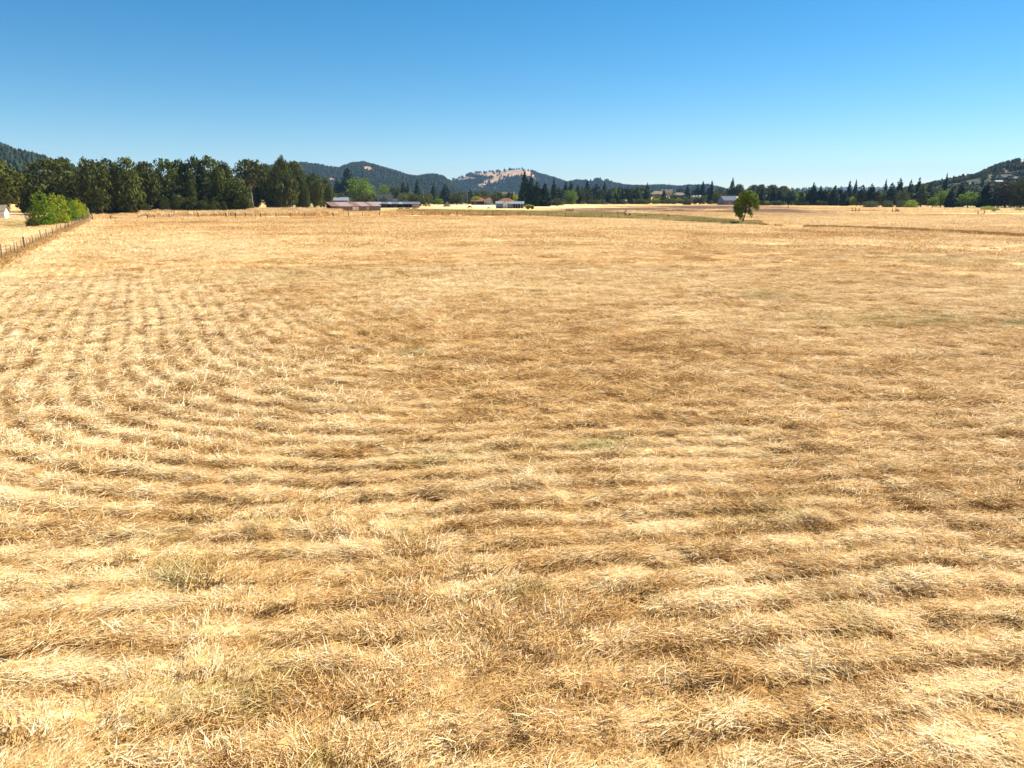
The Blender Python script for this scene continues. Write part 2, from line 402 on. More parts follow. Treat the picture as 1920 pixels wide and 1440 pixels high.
def field(X, Y):
    """tone (0 dark soil .. 1 bleached straw), green, burn and relief of the field at places X, Y"""
    X = np.asarray(X, float); Y = np.asarray(Y, float)
    px, py = project(X, Y, np.zeros_like(X))
    py = np.where(Y < 1, 2000, py)
    R = np.hypot(X, Y)
    sL = (X - FA[0]) * FN[0] + (Y - FA[1]) * FN[1]
    wob = 0.9 * fbm(X / 9, Y / 9, 2, 5)
    sN = (Y - 0.10 * X) - 7.0
    k = 9.0
    hh = np.clip(0.5 + 0.5 * (sN - sL) / k, 0, 1)
    s = sN * (1 - hh) + sL * hh - k * hh * (1 - hh)
    ph = (s + 0.34 * wob + 0.10 * fbm(X / 1.6, Y / 1.6, 2, 6)) / 0.84
    st = 0.5 + 0.5 * np.sin(2 * np.pi * ph)
    st = st ** 1.5
    infield = sstep(1.0, 4.0, sL) * (1 - sstep(215, 235, Y))
    aN = 1 - sstep(15.5, 24, Y)
    aL = (1 - sstep(10, 25, sL + 2 * wob)) * sstep(12, 22, Y) * (1 - sstep(48, 62, Y))
    aM = 0.62 * np.clip(0.7 + 1.2 * fbm(X / 12, Y / 10, 2, 78), 0, 1.2) * (1 - sstep(80, 150, Y))
    arc = lump(px, py, 350, 463, 150, 22)
    amp = np.clip(0.90 * aN * (0.40 + 1.0 * np.clip(fbm(X / 5, Y / 3, 2, 77) + .5, 0, 1)) + 1.0 * aL + aM, 0, 1) * infield
    # the far corner: curved rows
    ca = np.array(gp(420, 470))
    st2 = 0.5 + 0.5 * np.sin(2 * np.pi * (np.hypot((X - ca[0] + 60), (Y - ca[1]) * 0.55) / 3.0))
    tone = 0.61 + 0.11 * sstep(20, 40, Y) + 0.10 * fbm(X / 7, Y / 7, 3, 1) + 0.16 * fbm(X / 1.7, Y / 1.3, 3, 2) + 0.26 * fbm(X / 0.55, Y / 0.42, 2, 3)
    hole = np.clip(fbm(X / 0.62, Y / 0.48, 2, 70) + 0.35 * fbm(X / 4, Y / 3, 2, 71) - 0.31, 0, .5) * 2 * (1 - sstep(40, 70, Y))
    tone -= 0.62 * hole
    far = sstep(45, 120, Y)
    tone += far * (0.16 * fbm(X / 60, Y / 9, 3, 9) + 0.12 * fbm(X / 14, Y / 3.0, 2, 10))
    mid = sstep(20, 30, Y) * (1 - far)
    tone += mid * 0.10 * fbm(X / 9 + Y / 30, Y / 3.0, 3, 12)
    tone += amp * (st - 0.42) * (0.36 + 0.62 * aL + 0.32 * sstep(18, 30, Y)) + 0.03 * aL + arc * (st2 - 0.5) * 0.9
    for cx, cy, rx, ry, a in PATCH:
        tone += (a if a > 0 else 0.55 * a) * lump(px, py, cx, cy, rx, ry)
    # worn two-track along the fence
    tr = np.exp(-((sL - 3.2) / 1.6) ** 2) * (Y < 215)
    tone += 0.30 * tr - 0.2 * np.exp(-((sL - 0.3) / 1.3) ** 2) * (Y < 215)
    green = np.zeros_like(tone)
    for cx, cy, rx, ry, a in GREENS:
        green += 1.25 * a * lump(px, py, cx, cy, rx, ry) * np.clip(0.6 + 1.6 * fbm(X / 1.5, Y / 1.5, 3, 33), 0, 1)
    gt, gb = np.interp(px, *_gtop), np.interp(px, *_gbot)
    strip = sstep(gt - .6, gt + .6, py) * (1 - sstep(gb - .8, gb + .8, py)) * sstep(730, 790, px) * (1 - sstep(1400, 1430, px))
    green = np.maximum(green, strip * np.clip(0.75 + 0.7 * fbm(X / 9, Y / 12, 3, 34), 0, 1))
    lawn = lump(px, py, 1870, 388.5, 90, 2.5) + lump(px, py, 860, 383, 30, .8) + lump(px, py, 760, 393, 50, 2.0) + lump(px, py, 580, 388, 40, 1.6)
    green = np.maximum(green, np.clip(lawn, 0, 1) * 0.9)
    patchy = 0.5 * (1 - sstep(0, 30, Y)) * np.clip(fbm(X / 1.1, Y / 1.1, 3, 40) - 0.36, 0, 1) * 3
    green = np.clip(green + patchy, 0, 1)
    burn = np.zeros_like(tone)
    for cx, cy, rx, ry, a in BURNS:
        burn += a * lump(px, py, cx, cy, rx, ry)
    burn = np.clip(burn * (0.85 + 1.7 * fbm(X / 55, Y / 13, 4, 55) + 1.0 * fbm(X / 14, Y / 14, 2, 56)) * 2.3, 0, 0.95)
    z = infield * (amp * (0.10 - 0.03 * aL + 0.10 * fbm(X / 3.5, Y / 2.5, 2, 66)) * (st - 0.4) - 0.12 * hole + 0.13 * fbm(X / 0.45, Y / 0.40, 2, 60) * (1 - 0.5 * far) + 0.16 * fbm(X / 2.2, Y / 2.2, 2, 61) * (1 - 0.6 * far)) * (1 - sstep(120, 200, Y))
    z = np.where(Y < -2, 0, z)
    return np.clip(tone, 0.02, 1.1), green, burn, z

# ------------------------------------------------------------------ ground: one sheet out to the horizon
def build_ground():
    d1 = np.geomspace(4.0, 640, 720); d0 = np.array([0.3, 1.2, 2.4, 3.2]); d2 = np.geomspace(648, 16000, 50)
    d = np.concatenate([d0, d1, d2])
    a1 = np.linspace(-49, 49, 530); a2 = np.linspace(53, 307, 42)
    az = np.radians(np.concatenate([a1, a2]))
    A, D = np.meshgrid(az, d)
    X, Y = D * np.sin(A), D * np.cos(A)
    n_r, n_a = X.shape
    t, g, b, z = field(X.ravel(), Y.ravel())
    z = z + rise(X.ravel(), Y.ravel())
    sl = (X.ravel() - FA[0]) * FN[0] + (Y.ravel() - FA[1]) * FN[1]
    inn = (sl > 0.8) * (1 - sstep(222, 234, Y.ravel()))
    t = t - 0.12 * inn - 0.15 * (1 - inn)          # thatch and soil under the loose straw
    V = np.stack([X.ravel(), Y.ravel(), z], 1)
    i = np.arange(n_r - 1)[:, None] * n_a; j = np.arange(n_a)[None, :]; j2 = (j + 1) % n_a
    q = np.stack([i + j, i + n_a + j, i + n_a + j2, i + j2], -1).reshape(-1, 4)
    q = q[:, ::-1]
    # which side is up: (r, a) -> winding seen from above
    me = bpy.data.meshes.new('field_ground')
    me.vertices.add(len(V) + 1); me.vertices.foreach_set('co', np.vstack([V, [[0, 0, 0]]]).astype(np.float32).ravel())
    cen = np.stack([np.full(n_a, len(V)), np.arange(n_a), (np.arange(n_a) + 1) % n_a], 1)[:, ::-1]
    loops = np.concatenate([q.ravel(), cen.ravel()])
    starts = np.concatenate([np.arange(len(q)) * 4, len(q) * 4 + np.arange(n_a) * 3])
    me.loops.add(len(loops)); me.loops.foreach_set('vertex_index', loops.astype(np.int32))
    me.polygons.add(len(starts)); me.polygons.foreach_set('loop_start', starts.astype(np.int32))
    me.polygons.foreach_set('use_smooth', np.ones(len(starts), bool))
    me.update(calc_edges=True)
    for nm, arr in (('tone', t), ('green', g), ('burn', b)):
        a = me.attributes.new(nm, 'FLOAT', 'POINT'); a.data.foreach_set('value', np.append(arr, arr[0]).astype(np.float32))
    if me.polygons[0].normal.z < 0:
        me.flip_normals()
    o = obj('field_ground', me); me.materials.append(M['ground'])
    tag(o, 'mown hay field of dry golden straw with rows left by the mower', kind='structure')
    return o
build_ground()

# ------------------------------------------------------------------ hills
def hillmat(name, bald):
    m, n, l, b = mat_new(name)
    at = n.new('ShaderNodeAttribute'); at.attribute_name = 'bald'
    tc = n.new('ShaderNodeTexCoord'); nz = n.new('ShaderNodeTexNoise'); nz.inputs['Scale'].default_value = 0.03; nz.inputs['Detail'].default_value = 6
    l.new(tc.outputs['Object'], nz.inputs['Vector'])
    c1 = n.new('ShaderNodeValToRGB'); c1.color_ramp.elements[0].color = (0.035, 0.05, 0.022, 1); c1.color_ramp.elements[1].color = (0.07, 0.075, 0.035, 1)
    c2 = n.new('ShaderNodeValToRGB'); c2.color_ramp.elements[0].color = (0.20, 0.115, 0.075, 1); c2.color_ramp.elements[1].color = (0.44, 0.31, 0.19, 1)
    for c in (c1, c2):
        c.color_ramp.elements[0].position = 0.35; c.color_ramp.elements[1].position = 0.65
        l.new(nz.outputs['Fac'], c.inputs[0])
    mx = n.new('ShaderNodeMix'); mx.data_type = 'RGBA'
    l.new(at.outputs['Fac'], mx.inputs[0]); l.new(c1.outputs[0], mx.inputs[6]); l.new(c2.outputs[0], mx.inputs[7])
    l.new(mx.outputs[2], b.inputs['Base Color']); b.inputs['Roughness'].default_value = 1.0; b.inputs['Specular IOR Level'].default_value = 0.05
    return m
M['hill'] = hillmat('hill_ground', 0)

# dry grass clearings on the hills (centre and half-size as seen from the field)
BALD = {'bald_hill': [(925, 327, 42, 6.5), (975, 319, 24, 8), (900, 324, 20, 6), (960, 325, 26, 8), (870, 335, 26, 4.5), (985, 325, 14, 7), (920, 341, 14, 5), (905, 347, 11, 3), (895, 350, 10, 1.5), (938, 336, 14, 4), (845, 340, 12, 2.5), (996, 330, 8, 4)],
        'wooded_hill': [(690, 316, 9, 4), (715, 315, 5, 2), (740, 335, 8, 2), (842, 340, 5, 3), (588, 305, 4, 2), (622, 338, 6, 5), (745, 334, 5, 2)],
        'low_hill': [(1107, 341, 8, 2.5), (1120, 336, 12, 2.5), (1130, 340, 6, 2)],
        'forest_hill': [], 'distant_ridge': [],
        'oak_hill': [(1917, 302, 10, 9), (1903, 311, 7, 3), (1896, 315, 6, 2.5), (1940, 300, 16, 8), (1878, 343, 16, 2.5), (1862, 330, 9, 2), (1822, 345, 8, 1.6), (1886, 321, 8, 2), (1908, 326, 8, 2)]}

def bald_mask(name, X, Y, Z):
    px, py = project(X, Y, Z)
    m = np.zeros_like(px)
    for cx, cy, rx, ry in BALD[name]:
        m = np.maximum(m, np.exp(-(((px - cx) / rx) ** 2 + ((py - cy) / ry) ** 2) ** 2))
    return m

def build_hill(name, label):
    h = HILLS[name]
    p = np.linspace(h['px'][0], h['px'][-1], 170)
    Yv = np.concatenate([np.linspace(h['Y'] - 1.45 * h['wf'], h['Y'], 46), np.linspace(h['Y'], h['Y'] + 1.4 * h['wb'], 22)[1:]])
    PX, YY = np.meshgrid(p, Yv)
    XX = (PX - 960) / F * YY * cP
    Z = hill_z(h, XX, YY)
    n_r, n_a = XX.shape
    i = np.arange(n_r - 1)[:, None] * n_a; j = np.arange(n_a - 1)[None, :]
    q = np.stack([i + j, i + j + 1, i + n_a + j + 1, i + n_a + j], -1).reshape(-1, 4)
    me = bpy.data.meshes.new(name)
    me.from_pydata(np.stack([XX.ravel(), YY.ravel(), Z.ravel()], 1).tolist(), [], q.tolist())
    me.polygons.foreach_set('use_smooth', np.ones(len(q), bool)); me.update()
    a = me.attributes.new('bald', 'FLOAT', 'POINT')
    a.data.foreach_set('value', np.clip(bald_mask(name, XX.ravel(), YY.ravel(), Z.ravel()) * 1.3, 0, 1).astype(np.float32))
    me.materials.append(M['hill'])
    tag(obj(name, me), label, kind='structure')
build_hill('forest_hill', 'steep dark hill covered with firs behind the oak grove')
build_hill('wooded_hill', 'long bluish wooded hill with a rounded summit behind the farm')
build_hill('bald_hill', 'hill with a bare tan grass summit above dark woods')
build_hill('low_hill', 'low wooded hill with a small bare knob beside the bald hill')
build_hill('distant_ridge', 'pale blue ridge on the horizon')
build_hill('oak_hill', 'hillside of scrub oaks and houses at the edge of the valley')

# ================================================================== PLANT SHAPES (unit size: height 1, width 1)
def crown_mesh(name, mat, lobes, leaves, leaf, seed, fill=0.35, up=0.25):
    """leaf clumps spread over and inside the lobes of a crown"""
    r = np.random.default_rng(seed)
    vs = []; k = 0
    lob = np.array(lobes)                                     # x, y, z, rx, rz
    w = lob[:, 3] ** 2; w = w / w.sum()
    which = r.choice(len(lob), leaves, p=w)
    d = r.normal(size=(leaves, 3)); d[:, 2] += up; d /= np.linalg.norm(d, axis=1)[:, None]
    rad = np.where(r.random(leaves) < fill, r.uniform(0.25, 0.85, leaves), r.uniform(0.82, 1.12, leaves))
    L = lob[which]
    c = L[:, :3] + d * rad[:, None] * np.stack([L[:, 3], L[:, 3], L[:, 4]], 1)
    nrm = d + r.normal(scale=0.42, size=d.shape); nrm /= np.linalg.norm(nrm, axis=1)[:, None]
    t = np.cross(nrm, r.normal(size=d.shape)); t /= np.linalg.norm(t, axis=1)[:, None]
    b = np.cross(nrm, t)
    s = leaf * r.uniform(0.55, 1.35, leaves)[:, None]
    e = r.uniform(0.45, 0.9, leaves)[:, None]
    bend = nrm * s * r.uniform(-0.35, 0.1, leaves)[:, None]
    V = np.stack([c + t * s + bend, c + b * s * e, c - t * s * 0.9 + bend, c - b * s * e * 0.9], 1).reshape(-1, 3)
    me = bpy.data.meshes.new(name)
    me.from_pydata(V.tolist(), [], (np.arange(leaves)[:, None] * 4 + np.arange(4)).tolist())
    me.materials.append(mat); me.update()
    return me

def lobes_round(seed, n, base, top, wide, flat=0.9, low=0.0):
    """lobes spread over a domed crown (low: how far down the widest part sits) with some inside it"""
    r = np.random.default_rng(seed); out = []
    zm = base + (top - base) * (0.52 - 0.38 * low)                       # height of the widest part
    g = math.pi * (3 - math.sqrt(5)); a0 = r.uniform(0, 6.28)
    ns = int(n * 0.8)
    for i in range(n):
        s = 1 - 2 * (i + .5) / ns if i < ns else r.uniform(-.8, .8)      # evenly from the top of the crown to its foot
        a = a0 + g * i + r.normal(0, .25); k = 1.0 if i < ns else r.uniform(.2, .6)
        rr = r.uniform(0.12, 0.19)
        hz = (top - zm - rr * flat * .8) if s > 0 else (zm - base - rr * flat * .6)
        z = zm + s * hz * k * r.uniform(.9, 1.05)
        rad = (0.5 * wide - rr * 0.8) * math.sqrt(max(0.02, 1 - (abs(s) ** 2.2))) * k * r.uniform(.82, 1.1)
        if s < 0: rad = (0.5 * wide - rr * .8) * (1 - (0.45 - .35 * low) * abs(s) ** 2) * k * r.uniform(.8, 1.08)
        out.append((rad * math.cos(a), rad * math.sin(a), z, rr, rr * flat * r.uniform(0.8, 1.05)))
    return out

def trunk_mesh(name, mat, lobes, r0, fork, seed, lean=(0, 0), limbs=7):
    r = random.Random(seed); m = MB()
    top = Vector((lean[0], lean[1], fork))
    m.tube([(0, 0, -0.02), (lean[0] * 0.3, lean[1] * 0.3, fork * 0.4), top], [r0 * 1.35, r0, r0 * 0.8], 7)
    L = sorted(lobes, key=lambda q: r.random())[:limbs]
    for x, y, z, a, b in L:
        e = Vector((x, y, z)); mid = top.lerp(e, 0.5) + Vector((r.uniform(-.04, .04), r.uniform(-.04, .04), 0.03))
        m.tube([top - Vector((0, 0, fork * 0.15)), mid, e], [r0 * 0.6, r0 * 0.38, r0 * 0.12], 5)
    return m.mesh(name, mat)

def conifer_mesh(name, mat, seed, whorls, per, leaf, shape, base=0.06, droop=0.25, fullness=1.0):
    """whorls of drooping sprays round a stem; shape(t) gives the radius at height t"""
    r = np.random.default_rng(seed); C_ = []; T = []; S = []; Nn = []
    for i in range(whorls):
        t = base + (1 - base) * (i + r.uniform(-.3, .3)) / whorls
        R = shape(t)
        n = max(4, int(per * (0.4 + R / 0.5)))
        for k in range(n):
            a = r.uniform(0, 2 * math.pi); RR = R * r.uniform(0.72, 1.12)
            m = max(2, int(4 * RR / 0.3))
            for j in range(m):
                f = (j + r.uniform(0.35, 1.0)) / m
                z = t - droop * RR * f * 0.5 + r.normal() * 0.006
                C_.append((math.cos(a) * RR * f, math.sin(a) * RR * f, max(0.01, z)))
                T.append((math.cos(a), math.sin(a), -droop)); S.append(leaf * r.uniform(0.7, 1.3) * (0.7 + 0.5 * (1 - t)))
                Nn.append((math.cos(a) * 0.7, math.sin(a) * 0.7, 0.9))
    for i in range(5):
        C_.append((0, 0, 0.975 - i * 0.012)); T.append((0.1, 0, 1)); S.append(leaf * 0.6); Nn.append((math.cos(i * 2.4), math.sin(i * 2.4), 0))
    for i in range(int(whorls * per * 3.0 * fullness)):
        t = base + (1 - base) * (1 - math.sqrt(1 - r.random() * .985)); R = shape(t) * r.uniform(.62, .95); a = r.uniform(0, 6.28)
        C_.append((math.cos(a) * R, math.sin(a) * R, t - droop * R * .4)); T.append((-math.sin(a), math.cos(a), -.2)); S.append(leaf * r.uniform(.6, 1.0) * (1.15 - .5 * t)); Nn.append((math.cos(a) * .8, math.sin(a) * .8, .6))
    C_, T, S, Nn = map(np.array, (C_, T, S, Nn)); n = len(C_)
    Nn = Nn + r.normal(scale=0.45, size=Nn.shape)
    T = T + r.normal(scale=0.25, size=T.shape); T /= np.linalg.norm(T, axis=1)[:, None]
    B = np.cross(Nn, T); B /= np.linalg.norm(B, axis=1)[:, None]
    S = S[:, None]
    V = np.stack([C_ + T * S, C_ + B * S * 0.5, C_ - T * S, C_ - B * S * 0.5], 1).reshape(-1, 3)
    me = bpy.data.meshes.new(name)
    me.from_pydata(V.tolist(), [], (np.arange(n)[:, None] * 4 + np.arange(4)).tolist())
    me.materials.append(mat); me.update()
    return me

def stem_mesh(name, mat, h=0.96, r0=0.03):
    return MB().tube([(0, 0, -0.02), (0.004, 0, h * 0.5), (0, 0, h)], [r0, r0 * 0.6, r0 * 0.1], 6).mesh(name, mat)

KIND = {}            # kind -> list of (crown mesh, trunk mesh)
def reg(kind, crown, trunk):
    KIND.setdefault(kind, []).append((crown, trunk))
for s in range(4):
    L = lobes_round(100 + s, 60, 0.20, 1.0, 1.0, low=0.15, flat=0.62)
    reg('oak', crown_mesh('oak_crown', M['oak'], L, 3800, 0.034, s), trunk_mesh('oak_trunk', M['bark'], L, 0.030, 0.28, s))
for s in range(3):
    L = lobes_round(130 + s, 64, 0.02, 1.0, 1.0, low=0.5, flat=0.62)
    reg('oak_low', crown_mesh('oak_crown', M['oak'], L, 4000, 0.034, 10 + s), trunk_mesh('oak_trunk', M['bark'], L, 0.035, 0.16, s))
for s in range(2):
    L = lobes_round(150 + s, 34, 0.42, 1.0, 1.0, low=0.0, flat=0.55)
    reg('oak_open', crown_mesh('oak_crown', M['oak'], L, 2000, 0.034, 20 + s, fill=0.2), trunk_mesh('oak_trunk', M['bark_pale'], L, 0.030, 0.46, s, limbs=10))
for s in range(3):
    L = lobes_round(170 + s, 34, 0.06, 1.0, 1.0, low=0.25)
    reg('round', crown_mesh('broad_crown', M['green'], L, 2200, 0.036, 30 + s), trunk_mesh('broad_trunk', M['bark'], L, 0.03, 0.2, s))
for s in range(3):
    L = lobes_round(190 + s, 34, -0.02, 1.0, 1.0, low=1.0, flat=1.15)
    reg('shrub', crown_mesh('shrub_crown', M['willow'], L, 2000, 0.036, 40 + s), trunk_mesh('shrub_stem', M['bark'], L, 0.02, 0.12, s))
for s in range(3):
    reg('fir', conifer_mesh('fir_crown', M['fir'], 50 + s, 26, 8, 0.085, lambda t: 0.5 * (1 - t) ** 0.75 + 0.025, 0.06, 0.30), stem_mesh('fir_trunk', M['bark']))
for s in range(2):
    reg('cedar', conifer_mesh('cedar_crown', M['cedar'], 60 + s, 28, 10, 0.085, lambda t: 0.5 * min(1, 1.7 * (1 - t)) ** 0.8 * (0.75 + 0.25 * min(1, t * 5)) + 0.012, 0.01, 0.15), stem_mesh('cedar_trunk', M['bark']))
for s in range(2):
    def _pine(t, s=s):
        return 0.5 * max(0.05, math.sin(math.pi * min(1, max(0, (t - 0.12) / 0.88)) ** 0.75)) * (0.75 + 0.25 * math.sin(t * 23 + s))
    reg('pine', conifer_mesh('pine_crown', M['cedar'], 70 + s, 18, 8, 0.095, _pine, 0.2, 0.05), stem_mesh('pine_trunk', M['bark'], r0=0.035))

TREE_N = [0]
def tree(kind, px, top, base, w, label, group, mat=None, Y=None, name='tree', trunk_mat=None, cat='tree', rz=None, pick=None):
    Y = Y or yat(max(base, 380.5))
    X = xat(px, Y); z0 = float(land_z(X, Y)); X = xat(px, Y, z0)
    if kind in ('fir', 'cedar') and w < 16: w *= 1.25
    h = zat(Y, top) - z0; wm = w / F * depth_at(Y, z0 + h / 2)
    i = TREE_N[0]; TREE_N[0] += 1
    c, t = KIND[kind][(i if pick is None else pick) % len(KIND[kind])]
    root = empty(name, (X, Y, z0), (i * 2.4) % 6.28 if rz is None else rz)
    root.scale = (wm, wm * (0.9 + 0.03 * (i % 5)), h)
    tag(root, label, cat, group)
    obj('crown', c, root, M[mat] if mat else None)
    obj('trunk', t, root, M[trunk_mat] if trunk_mat else None)
    return root

# ================================================================== TREES ONE CAN TELL APART
G_OAK = 'oaks of the dark grove beyond the fence'
for a in [
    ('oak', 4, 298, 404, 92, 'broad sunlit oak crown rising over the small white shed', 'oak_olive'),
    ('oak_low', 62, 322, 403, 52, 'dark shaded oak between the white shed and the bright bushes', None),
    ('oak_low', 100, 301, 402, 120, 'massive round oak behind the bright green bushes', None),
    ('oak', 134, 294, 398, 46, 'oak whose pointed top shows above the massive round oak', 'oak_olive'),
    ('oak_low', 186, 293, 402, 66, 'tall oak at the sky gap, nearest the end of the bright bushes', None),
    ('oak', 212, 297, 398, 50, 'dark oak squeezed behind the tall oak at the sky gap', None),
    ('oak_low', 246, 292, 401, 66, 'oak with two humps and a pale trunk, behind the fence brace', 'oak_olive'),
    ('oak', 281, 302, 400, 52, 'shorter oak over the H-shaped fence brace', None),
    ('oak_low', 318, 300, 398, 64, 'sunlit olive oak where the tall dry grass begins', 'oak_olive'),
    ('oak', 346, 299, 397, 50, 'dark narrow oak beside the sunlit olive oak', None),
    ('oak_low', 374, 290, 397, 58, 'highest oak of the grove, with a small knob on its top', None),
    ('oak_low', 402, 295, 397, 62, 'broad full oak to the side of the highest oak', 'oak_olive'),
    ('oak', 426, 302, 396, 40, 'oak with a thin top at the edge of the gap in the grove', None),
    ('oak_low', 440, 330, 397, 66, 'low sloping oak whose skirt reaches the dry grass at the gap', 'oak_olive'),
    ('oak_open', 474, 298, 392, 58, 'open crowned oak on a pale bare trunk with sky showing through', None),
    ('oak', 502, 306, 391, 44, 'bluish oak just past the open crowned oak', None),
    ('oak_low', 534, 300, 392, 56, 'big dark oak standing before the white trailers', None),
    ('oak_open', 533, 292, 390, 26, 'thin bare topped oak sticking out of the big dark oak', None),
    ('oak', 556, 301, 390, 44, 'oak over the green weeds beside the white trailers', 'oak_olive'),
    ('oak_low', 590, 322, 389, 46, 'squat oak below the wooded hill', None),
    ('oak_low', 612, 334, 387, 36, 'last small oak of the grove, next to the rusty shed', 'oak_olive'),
]:
    tree(a[0], a[1], a[2], a[3], a[4], a[5], G_OAK, a[6], name='oak_tree')
for px, w, t, b, l in [(160, 40, 362, 401, 'low dark bush between the massive round oak and the oak at the sky gap'), (222, 40, 366, 400, 'low dark bush under the shaded oak behind the two-humped oak'),
                       (345, 40, 374, 397.5, 'low dark bush at the foot of the dark narrow oak'), (412, 30, 382, 400, 'round low bush in the dry grass before the broad full oak'), (465, 30, 374, 395, 'dark bush beside the pale bare trunk')]:
    tree('shrub', px, t, b, w, l, 'bushes along the dark grove', 'oak', name='bush', cat='bush')

G_BUSH = 'bright bushes along the side fence'
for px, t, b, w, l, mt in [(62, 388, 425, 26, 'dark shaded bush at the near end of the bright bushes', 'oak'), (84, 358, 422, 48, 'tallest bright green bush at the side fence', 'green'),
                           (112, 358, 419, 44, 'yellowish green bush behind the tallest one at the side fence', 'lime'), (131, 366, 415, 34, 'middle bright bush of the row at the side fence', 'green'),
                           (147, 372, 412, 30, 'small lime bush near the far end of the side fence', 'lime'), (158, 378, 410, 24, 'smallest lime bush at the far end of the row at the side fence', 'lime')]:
    tree('shrub', px, t, b, w, l, G_BUSH, mt, name='bush', cat='bush')

# the lone tree: leaning trunk, bare underside with gaps, crown heavier to the side of the sun
LT = np.random.default_rng(5)
lone_l = [(-.20, .0, .62, .17, .15), (-.24, .08, .45, .15, .14), (-.22, -.05, .32, .13, .12), (-.12, .02, .20, .09, .09), (-.30, 0, .55, .12, .12), (-.28, -.1, .28, .09, .10),
          (.0, .0, .84, .18, .13), (.14, .05, .80, .17, .13), (-.12, -.05, .78, .16, .13), (.26, .0, .70, .15, .13), (.33, .05, .60, .13, .12), (.20, -.12, .62, .15, .12), (.06, .1, .66, .17, .14), (.06, -.18, .74, .14, .12),
          (.34, -.02, .48, .10, .10), (.14, .0, .50, .10, .09), (.15, .02, .34, .08, .08), (.20, .0, .26, .07, .08), (-.06, .12, .5, .12, .12), (-.16, .15, .36, .12, .12), (.02, .2, .70, .15, .13), (-.32, .06, .40, .09, .10)]
def _lone_trunk():
    m = MB()
    m.tube([(-.10, 0, -.01), (-.06, 0, .10), (-.02, 0, .22), (.0, 0, .36)], [.030, .022, .019, .016], 8)
    for x, y, z, a, b in lone_l[::2] + lone_l[1::4]:
        m.tube([(.0, 0, .30 + .05 * LT.random()), (x * .45, y * .45, .36 + (z - .36) * .45), (x, y, z)], [.013, .009, .003], 5)
    return m.mesh('lone_trunk', M['bark'])
KIND['lone'] = [(crown_mesh('lone_crown', M['green'], lone_l, 5200, 0.026, 99, fill=0.3), _lone_trunk())]
tree('lone', 1396, 354, 419.5, 56, 'lone bright green tree with a leaning trunk standing in the field by the ditch', None, 'lone', name='lone_tree', rz=0.0)

G_FARM = 'trees around the farm buildings'
for a in [
    ('fir', 655, 313, 381, 50, 'tall dark fir behind the rusty shed and its green tree', None),
    ('fir', 634, 335, 381, 30, 'shorter dark fir beside the tall fir at the rusty shed', None),
    ('round', 677, 330, 383, 62, 'big bright green tree between the rusty shed and the dark barn', 'green'),
    ('round', 696, 346, 382, 24, 'smaller green tree leaning against the dark barn', 'green'),
    ('round', 722, 345, 375, 30, 'green tree whose crown shows over the dark barn roof', 'green'),
    ('round', 742, 347, 375, 26, 'second green tree over the far end of the dark barn roof', 'oak_olive'),
    ('cedar', 757, 338, 376, 11, 'slim dark poplar behind the dark barn, the nearer of two', 'oak'),
    ('cedar', 766, 340, 376, 10, 'slim dark poplar behind the dark barn, the farther of two', 'oak'),
    ('fir', 783, 335, 380, 20, 'dark fir beside the utility pole by the long open shed', None),
    ('round', 766, 360, 384, 36, 'light green bushy tree rising over the long open shed', 'willow'),
    ('fir', 814, 342, 382, 22, 'fir between the utility pole and the wide dark fir', 'cedar'),
    ('fir', 836, 345, 383, 32, 'wide dark fir behind the grey brush pile', None),
    ('round', 801, 360, 383, 26, 'dull green tree at the foot of the utility pole', 'willow'),
    ('round', 822, 372, 384, 22, 'low green tree next to the wide dark fir', 'green'),
    ('round', 856, 366, 384, 30, 'low dark tree between the wide dark fir and the street lamp', 'oak'),
    ('fir', 883, 354, 382, 16, 'dark narrow fir behind the orange roofed house', None),
    ('round', 892, 367, 384, 20, 'lime yellow tree touching the gable of the orange roofed house', 'lime'),
    ('round', 908, 356, 380, 34, 'dark round tree above the ridge of the orange roofed house', 'oak'),
    ('round', 930, 364, 386, 18, 'dark green tree between the two orange roofs', 'oak'),
    ('round', 952, 362, 381, 34, 'green tree over the second orange roof', 'green'),
    ('round', 969, 364, 384, 18, 'yellow green tree beside the tall pair of firs', 'lime'),
    ('round', 992, 383, 391, 22, 'low yellow green bush over the dark red wagon', 'lime'),
]:
    tree(a[0], a[1], a[2], a[3], a[4], a[5], G_FARM, a[6], name={'fir': 'fir_tree', 'cedar': 'poplar_tree'}.get(a[0], 'broadleaf_tree'))
tree('shrub', 799, 382.5, 387, 6, 'small round bush in the dry yard, nearer the utility pole', 'small bushes in the dry yard', 'oak', name='bush', cat='bush')
tree('shrub', 805, 382.5, 387, 6, 'small round bush in the dry yard, nearer the brush pile', 'small bushes in the dry yard', 'oak', name='bush', cat='bush')

